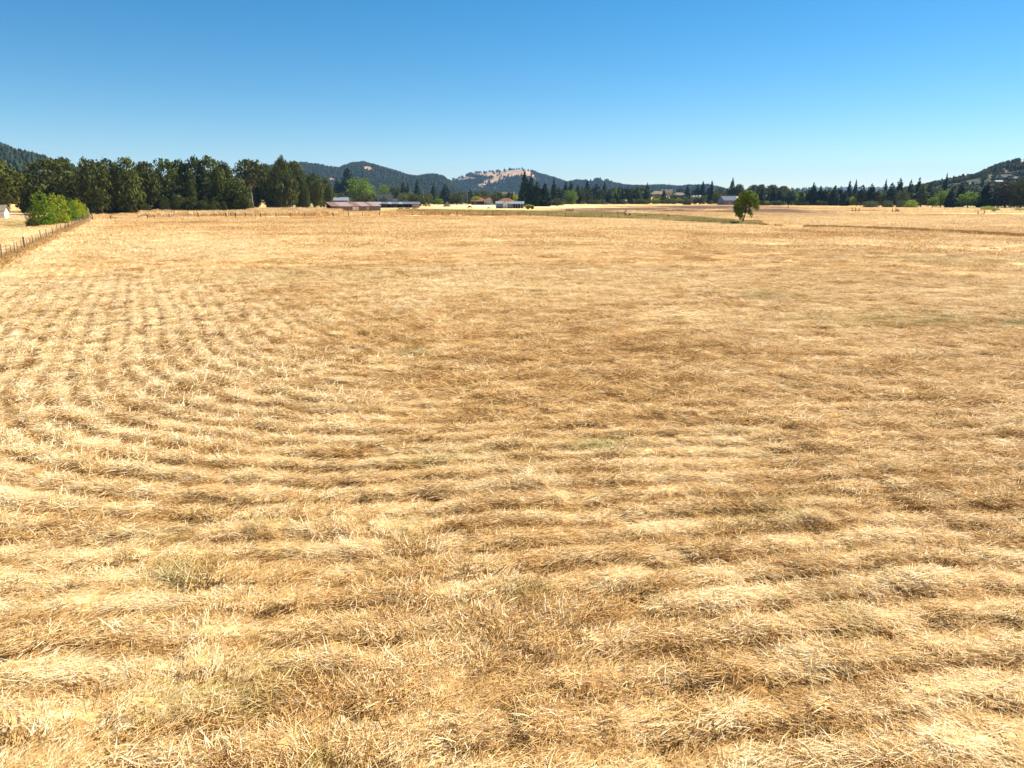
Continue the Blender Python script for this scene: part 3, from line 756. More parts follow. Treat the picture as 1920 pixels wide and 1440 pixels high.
G_MID = 'trees of the band behind the dry paddock'
for a in [
    ('fir', 984, 319, 387, 34, 'tallest fir behind the grey barn, first of the tall pair', None),
    ('fir', 996, 325, 387, 24, 'second fir of the tall pair behind the grey barn', None),
    ('cedar', 1007, 340, 387, 24, 'dark fir just past the tall pair', 'fir'),
    ('cedar', 1021, 343, 387, 28, 'wide dark cedar in the block past the tall pair', 'fir'),
    ('fir', 1038, 334, 385, 24, 'tall fir ending the dark block past the tall pair', None),
    ('round', 1012, 364, 387, 40, 'dark bushy growth at the foot of the dark block of firs', 'oak'),
    ('round', 1044, 372, 386, 40, 'dark bushy tree beside the bright ball shaped tree', 'oak'),
    ('fir', 1060, 339, 382, 16, 'fir standing over the bright ball shaped tree', None),
    ('fir', 1070, 337, 381, 16, 'second fir over the bright ball shaped tree', None),
    ('round', 1071, 356, 383, 28, 'bright ball shaped green tree at the paddock edge', 'green'),
    ('fir', 1083, 346, 380, 20, 'fir past the bright ball shaped tree', None),
    ('fir', 1101, 338, 380, 22, 'dark fir beside the tall street pole over the paddock', None),
    ('pine', 1118, 344, 380, 28, 'broad dark pine behind the low grey shed', None),
    ('fir', 1133, 342, 380, 22, 'pointed fir behind the low grey shed', None),
    ('pine', 1160, 352, 381, 26, 'dark pine with a lime edge near the low grey shed', 'oak'),
    ('cedar', 1154, 353, 382, 10, 'slim lime poplar next to the low grey shed', 'lime'),
    ('pine', 1176, 350, 381, 34, 'wide dark tree before the pale street pole', 'oak'),
    ('pine', 1196, 349, 381, 36, 'wide dark tree next to the lone spire fir', 'oak'),
    ('fir', 1212, 342, 382, 20, 'spire shaped fir standing before the tan roofed houses', None),
    ('fir', 1244, 354, 381, 12, 'small fir in front of the middle of the tan roofs', None),
    ('round', 1205, 373, 383, 22, 'round dull bush below the spire shaped fir', 'oak_olive'),
    ('round', 1228, 372, 382, 22, 'lime green bush below the tan roofs', 'lime'),
    ('round', 1256, 371, 382.5, 22, 'second lime green bush below the tan roofs', 'willow'),
    ('round', 1272, 372, 382, 20, 'low green bush below the last tan roof', 'green'),
    ('shrub', 1288, 371, 384, 16, 'dark round bush standing out in the paddock edge', 'oak'),
    ('fir', 1288, 345, 380, 16, 'fir just past the last tan roof', None),
    ('pine', 1306, 346, 381, 18, 'ragged fir between the tan roofs and the grey gabled barn', None),
    ('fir', 1316, 339, 381, 15, 'thin topped fir, nearer of the pair before the grey gabled barn', None),
    ('fir', 1332, 338, 382, 18, 'tall straight fir, nearest to the grey gabled barn', None),
    ('round', 1312, 367, 383, 30, 'dark bushy tree below the pair of firs', 'oak'),
    ('round', 1345, 360, 383, 24, 'dull green tree touching the grey gabled barn', 'oak_olive'),
    ('fir', 1371, 333, 375, 15, 'tall narrow fir rising behind the lone tree', None),
    ('oak', 1384, 345, 375, 20, 'dark oak top showing behind the lone tree', 'oak'),
]:
    tree(a[0], a[1], a[2], a[3], a[4], a[5], G_MID, a[6], name={'fir': 'fir_tree', 'cedar': 'cedar_tree', 'pine': 'pine_tree'}.get(a[0], 'broadleaf_tree'))

G_R = 'trees of the line between the lone tree and the oak hill'
for a in [
    ('oak', 1412, 346, 380, 26, 'oak crown just above the lone tree', 'oak'),
    ('oak', 1426, 345, 380, 20, 'oak with a round top behind the first dark cedar', 'oak'),
    ('cedar', 1428, 352, 384, 13, 'narrow dark cedar right beside the lone tree', None),
    ('oak', 1446, 346, 380, 26, 'flat topped oak behind the blue green cedar', 'oak'),
    ('cedar', 1448, 352, 384, 20, 'blue green cone shaped cedar near the lone tree', None),
    ('cedar', 1460, 354, 384, 14, 'slimmer cedar leaning on the blue green one', None),
    ('oak', 1466, 348, 379, 24, 'dark oak top behind the white tank', 'oak'),
    ('round', 1484, 356, 384, 32, 'round green tree beside the white tank', 'green'),
    ('shrub', 1437, 376, 385, 12, 'lime bush at the foot of the blue green cedar', 'lime'),
    ('shrub', 1459, 376, 385, 14, 'pale bush before the white tank', 'willow'),
    ('cedar', 1502, 351, 385, 12, 'slim lime edged poplar past the round green tree', 'green'),
    ('cedar', 1522, 342, 385, 20, 'sharp dark cone shaped cedar, tallest of the cedar row', 'fir'),
    ('cedar', 1535, 348, 385, 13, 'narrow cedar next to the tallest of the row', 'fir'),
    ('cedar', 1545, 353, 385, 15, 'stout lower cedar in the middle of the row', 'fir'),
    ('cedar', 1562, 347, 385.5, 20, 'broad cone shaped cedar with a sunlit side', None),
    ('cedar', 1574, 353, 385, 12, 'thin cedar behind the broad sunlit one', 'fir'),
    ('cedar', 1582, 356, 386, 17, 'dark cedar beside the small lime tree', 'fir'),
    ('fir', 1589, 338, 384, 13, 'fir with a blunt top, first of the twin spires', None),
    ('fir', 1600, 336, 384, 12, 'fir with a needle top, second of the twin spires', None),
    ('round', 1597, 368, 386, 16, 'small lime tree under the twin spires', 'lime'),
    ('pine', 1614, 346, 386, 24, 'dark pine past the twin spires', None),
    ('pine', 1630, 344, 387, 28, 'dark flat topped pine over the pale green bushes', 'fir'),
    ('shrub', 1633, 375, 388.5, 30, 'pale green bush, first of the bushes along the field', 'willow'),
    ('shrub', 1664, 374, 388.5, 22, 'round bright bush, second along the field', 'willow'),
    ('shrub', 1688, 374, 388.5, 16, 'dusty green bush, third along the field', 'willow'),
    ('shrub', 1708, 373, 388.8, 26, 'yellowish wide bush, fourth along the field', 'lime'),
    ('round', 1648, 353, 387, 26, 'willow green tree over the first bushes', 'willow'),
    ('fir', 1656, 335, 384, 11, 'single needle fir behind the willow green tree', None),
    ('pine', 1668, 342, 387, 26, 'open pine beside the single needle fir', None),
    ('pine', 1682, 333, 386, 22, 'tallest ragged pine over the bushes', 'fir'),
    ('round', 1690, 353, 388, 26, 'light green feathery tree in the thick of the line', 'willow'),
    ('pine', 1702, 336, 386, 16, 'ragged pine next to the tallest one', None),
    ('fir', 1717, 332, 386, 20, 'broad dark fir before the foot of the oak hill', None),
    ('pine', 1726, 344, 388, 28, 'pale green pine below the broad dark fir', 'willow'),
    ('pine', 1738, 342, 387, 22, 'dark rounded pine at the foot of the oak hill', None),
    ('round', 1748, 368, 389, 24, 'bright low tree before the hill foot', 'green'),
    ('fir', 1767, 324, 383, 14, 'high lone spire fir on the shoulder of the oak hill', None),
    ('round', 1763, 357, 388, 34, 'round green tree before the high lone spire', 'green'),
    ('cedar', 1780, 352, 389, 20, 'dark cone tree between two round green trees', 'fir'),
    ('cedar', 1797, 341, 388, 14, 'dark narrow cone behind the wide green tree', 'fir'),
    ('round', 1814, 359, 389, 44, 'wide green tree over the roadside lawn', 'green'),
    ('cedar', 1846, 342, 389, 34, 'big black green cone tree on the lawn', 'fir'),
    ('oak_low', 1884, 338, 389, 56, 'huge bronze green tree on the lawn below the houses', 'bronze'),
    ('oak_low', 1913, 334, 390, 36, 'dark tree at the lawn past the huge bronze one', 'oak'),
    ('shrub', 1852, 385, 393, 26, 'low lime bush on the lawn verge, nearer the black green cone', 'lime'),
    ('shrub', 1867, 389, 394, 16, 'small lime bush on the lawn verge, under the bronze tree', 'lime'),
    ('shrub', 1912, 389, 394, 20, 'lime bush on the lawn verge under the last dark tree', 'lime'),
]:
    sh = a[0] == 'shrub'
    tree(a[0], a[1], a[2], a[3], a[4], a[5], G_R, a[6], cat='bush' if sh else 'tree',
         name={'fir': 'fir_tree', 'cedar': 'cedar_tree', 'pine': 'pine_tree', 'shrub': 'bush', 'oak': 'oak_tree', 'oak_low': 'oak_tree'}.get(a[0], 'broadleaf_tree'))

# ================================================================== WOODS THAT READ AS ONE MASS
def lowpoly_fir(seed):
    r = np.random.default_rng(seed); m = MB()
    for i in range(6):
        t = 0.08 + i * 0.15; R = 0.36 * (1 - t) ** 0.8 + 0.03; n = 7
        ring = [(R * math.cos(2 * math.pi * k / n + i) * r.uniform(.7, 1.25), R * math.sin(2 * math.pi * k / n + i) * r.uniform(.7, 1.25), t - 0.05 * r.random()) for k in range(n)]
        top = (0, 0, min(1.0, t + 0.30))
        m.add(ring + [top], [(k, (k + 1) % n, n) for k in range(n)])
    return m.mesh('small_fir', M['forest'])
def lowpoly_round(seed, mat):
    L = lobes_round(seed, 9, 0.08, 1.0, 1.0)
    return crown_mesh('small_tree', mat, L, 90, 0.16, seed, fill=0.2)
FOR = [lowpoly_fir(i) for i in range(4)]
for me_ in FOR:
    me_.transform(Matrix.Diagonal((1.0, 1.0, 1, 1)))
RND = [lowpoly_round(300 + i, M['scrub']) for i in range(3)]
OAKS = [lowpoly_round(320 + i, M['oak']) for i in range(3)]
MIXP = FOR + RND + OAKS

def hill_forest(name, hname, n, size, label, fir=0.85, clump=120):
    h = HILLS[hname]
    px = RNG.uniform(h['px'][0] + 5, h['px'][-1] - 5, n * 3); Y = h['Y'] + np.where(RNG.random(n * 3) < .82, -h['wf'] * 1.35 * RNG.random(n * 3) ** 1.3, h['wb'] * 0.45 * RNG.random(n * 3))
    X = (px - 960) / F * Y * cP
    Z = hill_z(h, X, Y)
    keep = (Z > 1.0) & (bald_mask(hname, X, Y, Z) < np.where(RNG.random(n * 3) < .045, 2, 0.30 + 0.25 * RNG.random(n * 3))) & (fbm(X / clump, Y / clump, 3, h['seed'] + 5) > -0.30)
    X, Y, Z = X[keep][:n], Y[keep][:n], Z[keep][:n]; n = len(X)
    s = size * RNG.uniform(0.55, 1.25, n)
    isf = RNG.random(n) < fir + 0.5 * vnoise(X / clump, Y / clump, 3)
    idx = np.where(isf, RNG.integers(0, 4, n), RNG.integers(4, 10, n))
    wd = np.where(isf, 0.9, 0.75) * s
    s = np.where(isf, s * 0.85, s * 0.66)
    scl = np.stack([wd, wd, s], 1); rot = np.zeros((n, 3)); rot[:, 2] = RNG.uniform(0, 6.28, n)
    scatter(name, MIXP, np.stack([X, Y, Z - 0.6], 1), rot, scl, idx, None, label)
hill_forest('fir_forest', 'forest_hill', 4500, 17, 'dense fir forest on the steep hill behind the grove', 0.95)
hill_forest('hill_forest', 'wooded_hill', 14000, 17, 'woods covering the long bluish hill', 0.62)
hill_forest('hill_forest', 'bald_hill', 12000, 19, 'woods below the bare summit of the bald hill', 0.62)
hill_forest('hill_forest', 'low_hill', 10000, 18, 'woods on the low hill', 0.8)
hill_forest('hill_forest', 'distant_ridge', 4000, 26, 'woods on the far blue ridge', 0.8)
hill_forest('hill_forest', 'oak_hill', 7000, 12, 'scrub oaks and firs covering the hillside', 0.08, 60)

# filling behind the trees that are built one by one
OAKP = [KIND['oak'][0][0], KIND['oak_low'][0][0], KIND['oak_low'][1][0]]
BANDP = [KIND['fir'][0][0], KIND['fir'][1][0], KIND['pine'][0][0], crown_mesh('band_crown', M['oak'], lobes_round(401, 20, 0.02, 1, 1, low=.3), 900, 0.05, 401),
         crown_mesh('band_crown_green', M['willow'], lobes_round(402, 20, 0.02, 1, 1, low=.3), 900, 0.05, 402)]
def band(name, spans, label, protos):
    """spans: (px0, px1, Y0, Y1, count, low, high, width/height, kinds, weights)"""
    P, S, I, R_ = [], [], [], []
    for p0, p1, Y0, Y1, n, lo, hi, wr, kinds, wts in spans:
        Y = RNG.uniform(Y0, Y1, n); X = (RNG.uniform(p0, p1, n) - 960) / F * Y * cP
        h = RNG.uniform(lo, hi, n); k = RNG.choice(kinds, n, p=wts)
        w = h * wr * RNG.uniform(.8, 1.25, n) * np.where(np.isin(k, (0, 1)), 0.42, 1)
        P.append(np.stack([X, Y, land_z(X, Y) - 0.3], 1)); S.append(np.stack([w, w, h], 1)); I.append(k)
    P, S, I = np.concatenate(P), np.concatenate(S), np.concatenate(I)
    rot = np.zeros((len(P), 3)); rot[:, 2] = RNG.uniform(0, 6.28, len(P))
    scatter(name, protos, P, rot, S, I, None, label)
band('grove_woods', [(-120, 450, 300, 360, 46, 14, 20, 0.75, [0, 1, 2], [.4, .3, .3]), (450, 620, 410, 450, 16, 13, 18, 0.8, [0, 1, 2], [.4, .3, .3]), (170, 450, 285, 310, 30, 4, 8, 1.0, [1, 2], [.5, .5])],
     'dense dark oaks filling the depth of the grove', OAKP)
band('valley_woods', [(795, 1000, 680, 800, 90, 7, 13, .9, [0, 2, 3, 4], [.25, .15, .4, .2]), (620, 800, 520, 640, 36, 6, 11, .9, [0, 3, 4], [.2, .5, .3]),
                      (1000, 1215, 700, 900, 150, 9, 17, .75, [0, 1, 2, 3, 4], [.3, .2, .2, .25, .05]), (1190, 1380, 760, 860, 90, 4, 9, 1.0, [0, 3, 4], [.15, .55, .3]), (1190, 1400, 1000, 1300, 90, 7, 14, .8, [0, 1, 3], [.4, .3, .3]),
                      (1395, 1600, 620, 760, 110, 10, 15, .8, [0, 2, 3], [.3, .2, .5]), (1590, 2000, 560, 720, 200, 8, 15, .8, [0, 1, 2, 3, 4], [.15, .1, .25, .35, .15]), (1000, 1215, 690, 720, 70, 3, 6, 1.3, [3, 4], [.85, .15]), (1215, 1390, 690, 740, 60, 2.5, 4.5, 1.4, [3, 4], [.7, .3]), (1395, 1770, 585, 610, 130, 2.5, 5, 1.4, [3, 4], [.9, .1]), (1770, 1960, 560, 600, 60, 4, 8, 1.2, [3, 4], [.9, .1]), (1990, 2300, 520, 700, 60, 8, 15, .8, [0, 2, 3], [.3, .3, .4])],
     'unbroken woods behind the paddocks of the valley', BANDP)

# ================================================================== BUILDINGS
def house(name, label, cat, px, base, yaw, L, D, wh, rh, wall, roof, Y=None, group=None, over=0.45, hip=False, wins=(), doors=(), chim=None, gable_wall=None):
    """ridge along local x; wins and doors: (side, along, z, width, height) on side 'f' front, 'l', 'r'"""
    Y = Y or yat(base); X = xat(px, Y); z0 = float(land_z(X, Y)); X = xat(px, Y, z0)
    root = empty(name, (X, Y, z0), math.radians(yaw)); tag(root, label, cat, group)
    m = MB()
    if hip:
        m.box(-L / 2, L / 2, -D / 2, D / 2, -1.5, wh)
    else:
        m.prism([(-D / 2, -1.5), (D / 2, -1.5), (D / 2, wh), (0, wh + rh - 0.02), (-D / 2, wh)], -L / 2, L / 2)
    w_ = m.build('wall', M[wall], root)
    th = 0.16
    m = MB(); k = rh / (D / 2); o = over
    if hip:
        a = min(L / 2 - 0.3, D / 2)
        for zz in (0.0, th):
            pass
        E = [(-L / 2 - o, -D / 2 - o, wh - 0.02), (L / 2 + o, -D / 2 - o, wh - 0.02), (L / 2 + o, D / 2 + o, wh - 0.02), (-L / 2 - o, D / 2 + o, wh - 0.02)]
        U = [(x, y, z + th) for x, y, z in E]
        Rg = [(-L / 2 + a, 0, wh + rh), (L / 2 - a, 0, wh + rh)]
        m.add(E + U + Rg, [(3, 2, 1, 0), (0, 1, 5, 4), (1, 2, 6, 5), (2, 3, 7, 6), (3, 0, 4, 7), (4, 5, 9, 8), (6, 7, 8, 9), (5, 6, 9), (7, 4, 8)])
    else:
        for s in (-1, 1):
            y1 = s * (D / 2 + o); z1 = wh - k * o
            m.prism([(0, wh + rh), (y1, z1), (y1, z1 + th), (0, wh + rh + th)] if s > 0 else [(y1, z1), (0, wh + rh), (0, wh + rh + th), (y1, z1 + th)], -L / 2 - o, L / 2 + o)
    rf = m.build('roof', M[roof], root)
    if chim is not None:
        MB().box(chim - .4, chim + .4, -.4, .4, wh + rh * .6, wh + rh + 1.0).build('chimney', M['brown_wall'], rf)
    def opening(side, u, z, w, h, nm, mt, frame=None):
        if side == 'f':
            pr = lambda a, b, c, d, e, f: MB().box(a, b, -D / 2 - f, -D / 2 - e, c, d)
        elif side == 'l':
            pr = lambda a, b, c, d, e, f: MB().box(-L / 2 - f, -L / 2 - e, a, b, c, d)
        else:
            pr = lambda a, b, c, d, e, f: MB().box(L / 2 + e, L / 2 + f, a, b, c, d)
        if frame:
            fr = pr(u - w / 2 - .09, u + w / 2 + .09, z - .09, z + h + .09, -0.02, 0.05).build(nm, M[frame], root)
            pr(u - w / 2, u + w / 2, z, z + h, 0.051, 0.065).build('pane', M[mt], fr)
        else:
            pr(u - w / 2, u + w / 2, z, z + h, -0.02, 0.06).build(nm, M[mt], root)
    for s, u, z, w, h in wins: opening(s, u, z, w, h, 'window', 'glass', 'white_paint')
    for s, u, z, w, h, mt in doors: opening(s, u, z, w, h, 'door', mt)
    return root

house('white_shed', 'small white shed with a tan gable roof beside the broad oak', 'shed', -14, 409, 24, 8.0, 6.0, 2.3, 1.7, 'white_paint', 'tan_roof', doors=(('f', 1.5, 0, 1.1, 2.0, 'beige'),), wins=(('f', -1.8, 1.0, 1.0, 0.9),))

# rusty shed: open end, plank front with doors, roof of rusty sheets
def rusty_shed():
    Yc = 352; Xc = xat(664, Yc); L, D, w1, w2 = 25.0, 8.0, 2.3, 4.1
    root = empty('rusty_shed', (Xc, Yc, 0), math.radians(33)); tag(root, 'long low plank shed with a rusty sheet roof and a black open end', 'shed')
    MB().box(-L / 2 + 1.0, L / 2, -D / 2, -D / 2 + .12, 0, w1).build('front_wall', M['plank'], root)
    MB().box(-L / 2, L / 2, D / 2 - .12, D / 2, 0, w2 - .1).build('back_wall', M['dark_wall'], root)
    MB().prism([(-D / 2 + .125, 0), (D / 2 - .125, 0), (D / 2 - .125, w2 - .12), (-D / 2 + .125, w1 - .02)], L / 2 - .12, L / 2 - .005).build('end_wall', M['plank'], root)
    n = 12
    for i in range(n):
        x0 = -L / 2 - .5 + i * (L + 1) / n; x1 = x0 + (L + 1) / n - .03
        dz = random.uniform(0, .05)
        MB().prism([(-D / 2 - .5, w1 - .10 + dz), (D / 2 + .4, w2 + .08 + dz), (D / 2 + .4, w2 + .16 + dz), (-D / 2 - .5, w1 - .02 + dz)], x0, x1).build(
            'roof_sheet', M[random.choice(['rust', 'rust', 'rust', 'rust_dark', 'rust_pale'])], root)
    for i in range(7):
        x = -L / 2 + .1 + i * (L - .3) / 6
        MB().box(x - .1, x + .1, -D / 2 - .12, -D / 2 - .005, 0, w1 - .12).build('post', M['wood_grey'], root)
    MB().box(-2.2, 0.9, -D / 2 - .07, -D / 2 - .004, .35, 2.05).build('door', M['white_paint'], root)
    MB().box(5.0, 6.5, -D / 2 - .07, -D / 2 - .004, .5, 1.9).build('door', M['beige'], root)
    MB().box(-L / 2 + .95, -L / 2 + 1.05, -D / 2 + .13, -D / 2 + 2.0, 0, w1).build('stall_wall', M['dark_wall'], root)
rusty_shed()
Yt = 372; MBt = empty('lean_to', (xat(618, Yt), Yt, 0), math.radians(6)); tag(MBt, 'bluish sheet metal box shed at the open end of the rusty shed', 'shed')
MB().box(-1.6, 1.6, -1.5, 1.5, 0, 3.0).build('wall', M['bluish_wall'], MBt); MB().box(-1.8, 1.8, -1.7, 1.7, 3.0, 3.12).build('roof', M['zinc'], MBt); MB().box(-.5, .5, -1.56, -1.5, 0, 2.0).build('door', M['grey_paint'], MBt)

house('farm_house', 'brown house with a pale grey roof behind the rusty shed', 'house', 641, 388, 6, 9.5, 7, 4.5, 1.9, 'brown_wall', 'zinc', wins=(('f', -2.5, 2.6, 1.2, 1.1), ('f', 2.0, 2.6, 1.2, 1.1)), chim=-1.5)
house('dark_barn', 'dark barn with a steep grey shingle roof behind the long open shed', 'barn', 721, 386, 14, 11.5, 9, 4.2, 4.6, 'dark_wall', 'slate', wins=(('f', 2.6, 2.4, 1.0, 1.0),), doors=(('f', -1.5, 0, 2.6, 2.6, 'dark_wall'),))
house('barn_annex', 'low dark annex with a grey roof beside the dark barn', 'barn', 747, 386, 14, 8.5, 7, 3.3, 2.2, 'dark_wall', 'slate', Y=yat(386) + 4, doors=(('f', 0, 0, 2.2, 2.2, 'brown_wall'),))

def open_shed():
    Yc = yat(389.3); Xc = xat(745, Yc); L, D = 29.0, 6.0
    root = empty('open_shed', (Xc, Yc, 0), math.radians(9)); tag(root, 'long open fronted shed with a bluish metal roof and cluttered stalls', 'shed')
    MB().box(-L / 2, L / 2, D / 2 - .15, D / 2, 0, 3.1).build('back_wall', M['dark_wall'], root)
    MB().box(L / 2 - 5.0, L / 2 - .2, -D / 2 + .05, -D / 2 + .15, 0, 2.1).build('end_panel', M['pink_door'], root)
    MB().box(-L / 2 + .3, -L / 2 + 2.4, -D / 2 + .05, -D / 2 + .15, 0, 2.1).build('end_panel', M['white_paint'], root)
    n = 13
    for i in range(n):
        x0 = -L / 2 - .4 + i * (L + .8) / n; x1 = x0 + (L + .8) / n - .03; dz = random.uniform(0, .05)
        MB().prism([(-D / 2 - .6, 2.25 + dz), (D / 2 + .3, 3.55 + dz), (D / 2 + .3, 3.62 + dz), (-D / 2 - .6, 2.33 + dz)], x0, x1).build('roof_sheet', M[random.choice(['zinc', 'zinc_dark', 'zinc', 'zinc_dark'])], root)
    for i in range(9):
        x = -L / 2 + .1 + i * (L - .2) / 8
        MB().box(x - .09, x + .09, -D / 2 - .12, -D / 2 + .04, 0, 2.26).build('post', M['wood_grey'], root)
    for x0, x1, mt in ((-9, -6.5, 'brown_wall'), (-2.5, -.5, 'wood_grey'), (3, 5.5, 'wood_brown')):
        MB().box(x0, x1, 0, 1.5, 0, 1.3).build('stall_partition', M[mt], root)
open_shed()
for i, (px, l) in enumerate([(752, 'pale straw bale pile against the long open shed, nearest the dark stalls'), (764, 'pale straw bale pile in the middle before the long open shed'), (778, 'pale straw bale pile at the faded end of the long open shed')]):
    Y = yat(391.3); r_ = empty('bale_pile', (xat(px, Y), Y, 0), 0.2 * i); tag(r_, l, 'bales', 'bale piles before the open shed')
    for j in range(5):
        MB().box(-1.6 + j * .62 + .02, -1.6 + (j + 1) * .62 - .02, -.5, .5, 0, .42 + .38 * (j % 2)).build('bale', M['hay'], r_)

house('orange_roofed_house', 'low house with a hipped orange roof and dark windows', 'house', 899, 384, 4, 14.5, 10, 3.0, 3.2, 'dark_wall', 'orange', hip=True, over=.8, wins=(('f', -4, 1.0, 1.6, 1.2),))
house('house_wing', 'bluish white wing with an orange roof and two small windows on the orange roofed house', 'house', 917, 384.3, 4, 8.5, 8, 3.6, 2.8, 'bluish_wall', 'orange', hip=True, over=.5, Y=yat(384) - 8,
      wins=(('f', -1.0, 1.2, .9, 1.0), ('f', 1.0, 1.2, .9, 1.0)), doors=(('f', -3.0, 0, 1.0, 2.1, 'dark_wall'),))
house('orange_roofed_house', 'house with a long orange roof showing over the grey barn', 'house', 949, 386, -6, 14, 10, 2.6, 3.4, 'beige', 'orange', hip=True, over=.6, wins=(('f', 3, 1.0, 1.4, 1.2),))

def grey_barn():
    Yc = yat(390.5); Xc = xat(956, Yc)
    root = empty('grey_barn', (Xc, Yc, 0), math.radians(-4)); tag(root, 'grey barn with a white front gable and an open carport wing', 'barn')
    # side wing, centre and carport
    MB().box(-8.4, -3.9, -2.6, 3.0, 0, 2.9).build('side_wall', M['grey_paint'], root)
    MB().prism([(-3.1, 2.72), (0.2, 4.1), (3.4, 2.72), (3.4, 2.84), (0.2, 4.22), (-3.1, 2.84)], -8.8, -3.6).build('roof', M['zinc'], root)
    MB().add([(-3.85, -4.2, 0), (-1.2, -4.2, 0), (-1.2, -4.2, 3.0), (-2.5, -4.2, 3.9), (-3.85, -4.2, 3.0), (-3.85, 2.8, 0), (-1.2, 2.8, 0), (-1.2, 2.8, 3.0), (-2.5, 2.8, 3.9), (-3.85, 2.8, 3.0)],
             [(0, 1, 2, 3, 4), (9, 8, 7, 6, 5), (0, 5, 6, 1), (1, 6, 7, 2), (4, 9, 5, 0), (2, 7, 8, 3), (3, 8, 9, 4)]).build('gable_wall', M['white_paint'], root)
    MB().add([(-4.2, -4.5, 2.85), (-2.5, -4.5, 4.05), (-.85, -4.5, 2.85), (-.85, -4.5, 2.97), (-2.5, -4.5, 4.17), (-4.2, -4.5, 2.97), (-4.2, 2.9, 2.85), (-2.5, 2.9, 4.05), (-.85, 2.9, 2.85), (-.85, 2.9, 2.97), (-2.5, 2.9, 4.17), (-4.2, 2.9, 2.97)],
             [(0, 1, 4, 5), (1, 2, 3, 4), (6, 11, 10, 7), (7, 10, 9, 8), (5, 4, 10, 11), (4, 3, 9, 10), (0, 6, 7, 1), (1, 7, 8, 2), (0, 5, 11, 6), (2, 8, 9, 3)]).build('gable_roof', M['zinc'], root)
    MB().box(-2.9, -2.1, -4.27, -4.19, 0, 2.0).build('door', M['bluish_wall'], root)
    MB().box(-1.18, 2.0, -3.2, 2.6, 0, 2.8).build('wall', M['grey_paint'], root)
    fr = MB().box(.9, 1.7, -3.26, -3.19, 1.0, 2.0).build('window', M['white_paint'], root); MB().box(1.0, 1.6, -3.28, -3.261, 1.1, 1.9).build('pane', M['glass'], fr)
    MB().box(2.02, 8.4, 2.4, 2.6, 0, 2.6).build('carport_back', M['dark_wall'], root)
    MB().prism([(-3.9, 2.62), (-.4, 4.0), (3.0, 2.7), (3.0, 2.82), (-.4, 4.12), (-3.9, 2.74)], -.8, 8.9).build('roof', M['zinc'], root)
    for x in (3.6, 5.2, 6.8, 8.3):
        MB().box(x - .09, x + .09, -3.5, -3.3, 0, 2.74).build('post', M['white_paint'], root)
    MB().box(3.9, 6.2, -1.5, 1.0, .2, 1.2).build('stored_crate', M['dark_wall'], root)
grey_barn()

house('low_shed', 'low grey roofed shed with a white end at the far paddock edge', 'shed', 1138, 382, 24, 13, 8, 1.7, 1.9, 'white_paint', 'zinc_dark', doors=(('f', 0, 0, 2.0, 1.6, 'beige'),))
G_H = 'tan roofed houses behind the paddock'
house('tan_roofed_house', 'wide tan roofed house behind the spire shaped fir', 'house', 1232, 370, 8, 20, 12, 3.2, 4.2, 'brown_wall', 'tan_roof', Y=960, group=G_H, hip=True, wins=(('f', -5, 1, 1.8, 1.4), ('f', 2, 1, 1.8, 1.4)))
house('tan_roofed_house', 'tall pale tan roofed house in the middle of the tan roofs', 'house', 1250, 370, -10, 15, 10, 5.0, 4.0, 'beige', 'tan_roof', Y=1010, group=G_H, wins=(('f', -3, 2.5, 1.6, 1.4), ('f', 3, 2.5, 1.6, 1.4)), chim=3)
house('tan_roofed_house', 'dark walled tan roofed house at the end of the tan roofs', 'house', 1273, 370, 4, 18, 11, 2.8, 3.6, 'dark_wall', 'tan_roof', Y=930, group=G_H, hip=True, wins=(('f', 0, 1, 2.2, 1.3),))
house('white_roofed_house', 'small house with a bright white roof below the thin topped fir', 'house', 1306, 374, 0, 8, 6, 5.0, 2.2, 'beige', 'white_paint', Y=800, group='white roofs between the firs', doors=(('f', 0, 0, 1, 2, 'brown_wall'),))
house('white_roofed_house', 'small house with a bright white roof next to the tall straight fir', 'house', 1321, 374, 12, 7, 6, 4.6, 2.0, 'beige', 'white_paint', Y=815, group='white roofs between the firs', doors=(('f', 0, 0, 1, 2, 'brown_wall'),))
house('gabled_barn', 'grey barn with a blue grey roof and faded pink door behind the lone tree', 'barn', 1364, 384, 16, 14, 10, 4.0, 3.4, 'grey_paint', 'zinc_dark', doors=(('f', -1.0, 0, 3.0, 2.6, 'pink_door'),), wins=(('l', 0, 1.4, 1.2, 1.0),))
G_HH = 'houses on the oak hill'
def hill_house(px, py, Yg, yaw, L, D, wh, rh, wall, roof, label):
    """finds where the sight line meets the hillside"""
    for Y in np.arange(800, 1500, 5.0):
        X = xat(px, Y); z = float(land_z(X, Y))
        if z >= zat(Y, py): break
    house('hillside_house', label, 'house', px, 0, yaw, L, D, wh, rh, wall, roof, Y=Y, group=G_HH, wins=(('f', -L / 4, 1, 1.8, 1.4), ('f', L / 4, 1, 1.8, 1.4)))
hill_house(1884, 337, 0, 10, 19, 11, 3.4, 4.0, 'grey_paint', 'slate', 'long grey roofed house high on the oak hill')
hill_house(1871, 345, 0, -6, 10, 7, 3.4, 1.6, 'beige', 'beige', 'cream house below the long grey roofed one on the oak hill')
hill_house(1903, 340, 0, 4, 6, 6, 4.0, 2.0, 'white_paint', 'tan_roof', 'small white house beside the long grey roofed one on the oak hill')
hill_house(1831, 358, 0, 0, 8, 6, 2.6, 2.0, 'white_paint', 'zinc', 'white house low on the oak hill above the wide green tree')
hill_house(1842, 361, 0, 16, 4, 4, 2.6, 1.4, 'white_paint', 'tan_roof', 'tiny white outbuilding by the low white house on the oak hill')
G_WH = 'houses at the foot of the wooded hill'
house('hill_foot_house', 'white house with two roofs over the dark barn ridge', 'house', 710, 0, 12, 16, 10, 6.0, 4.0, 'white_paint', 'tan_roof', Y=1150, group=G_WH, wins=(('f', 0, 3, 2, 1.6),))
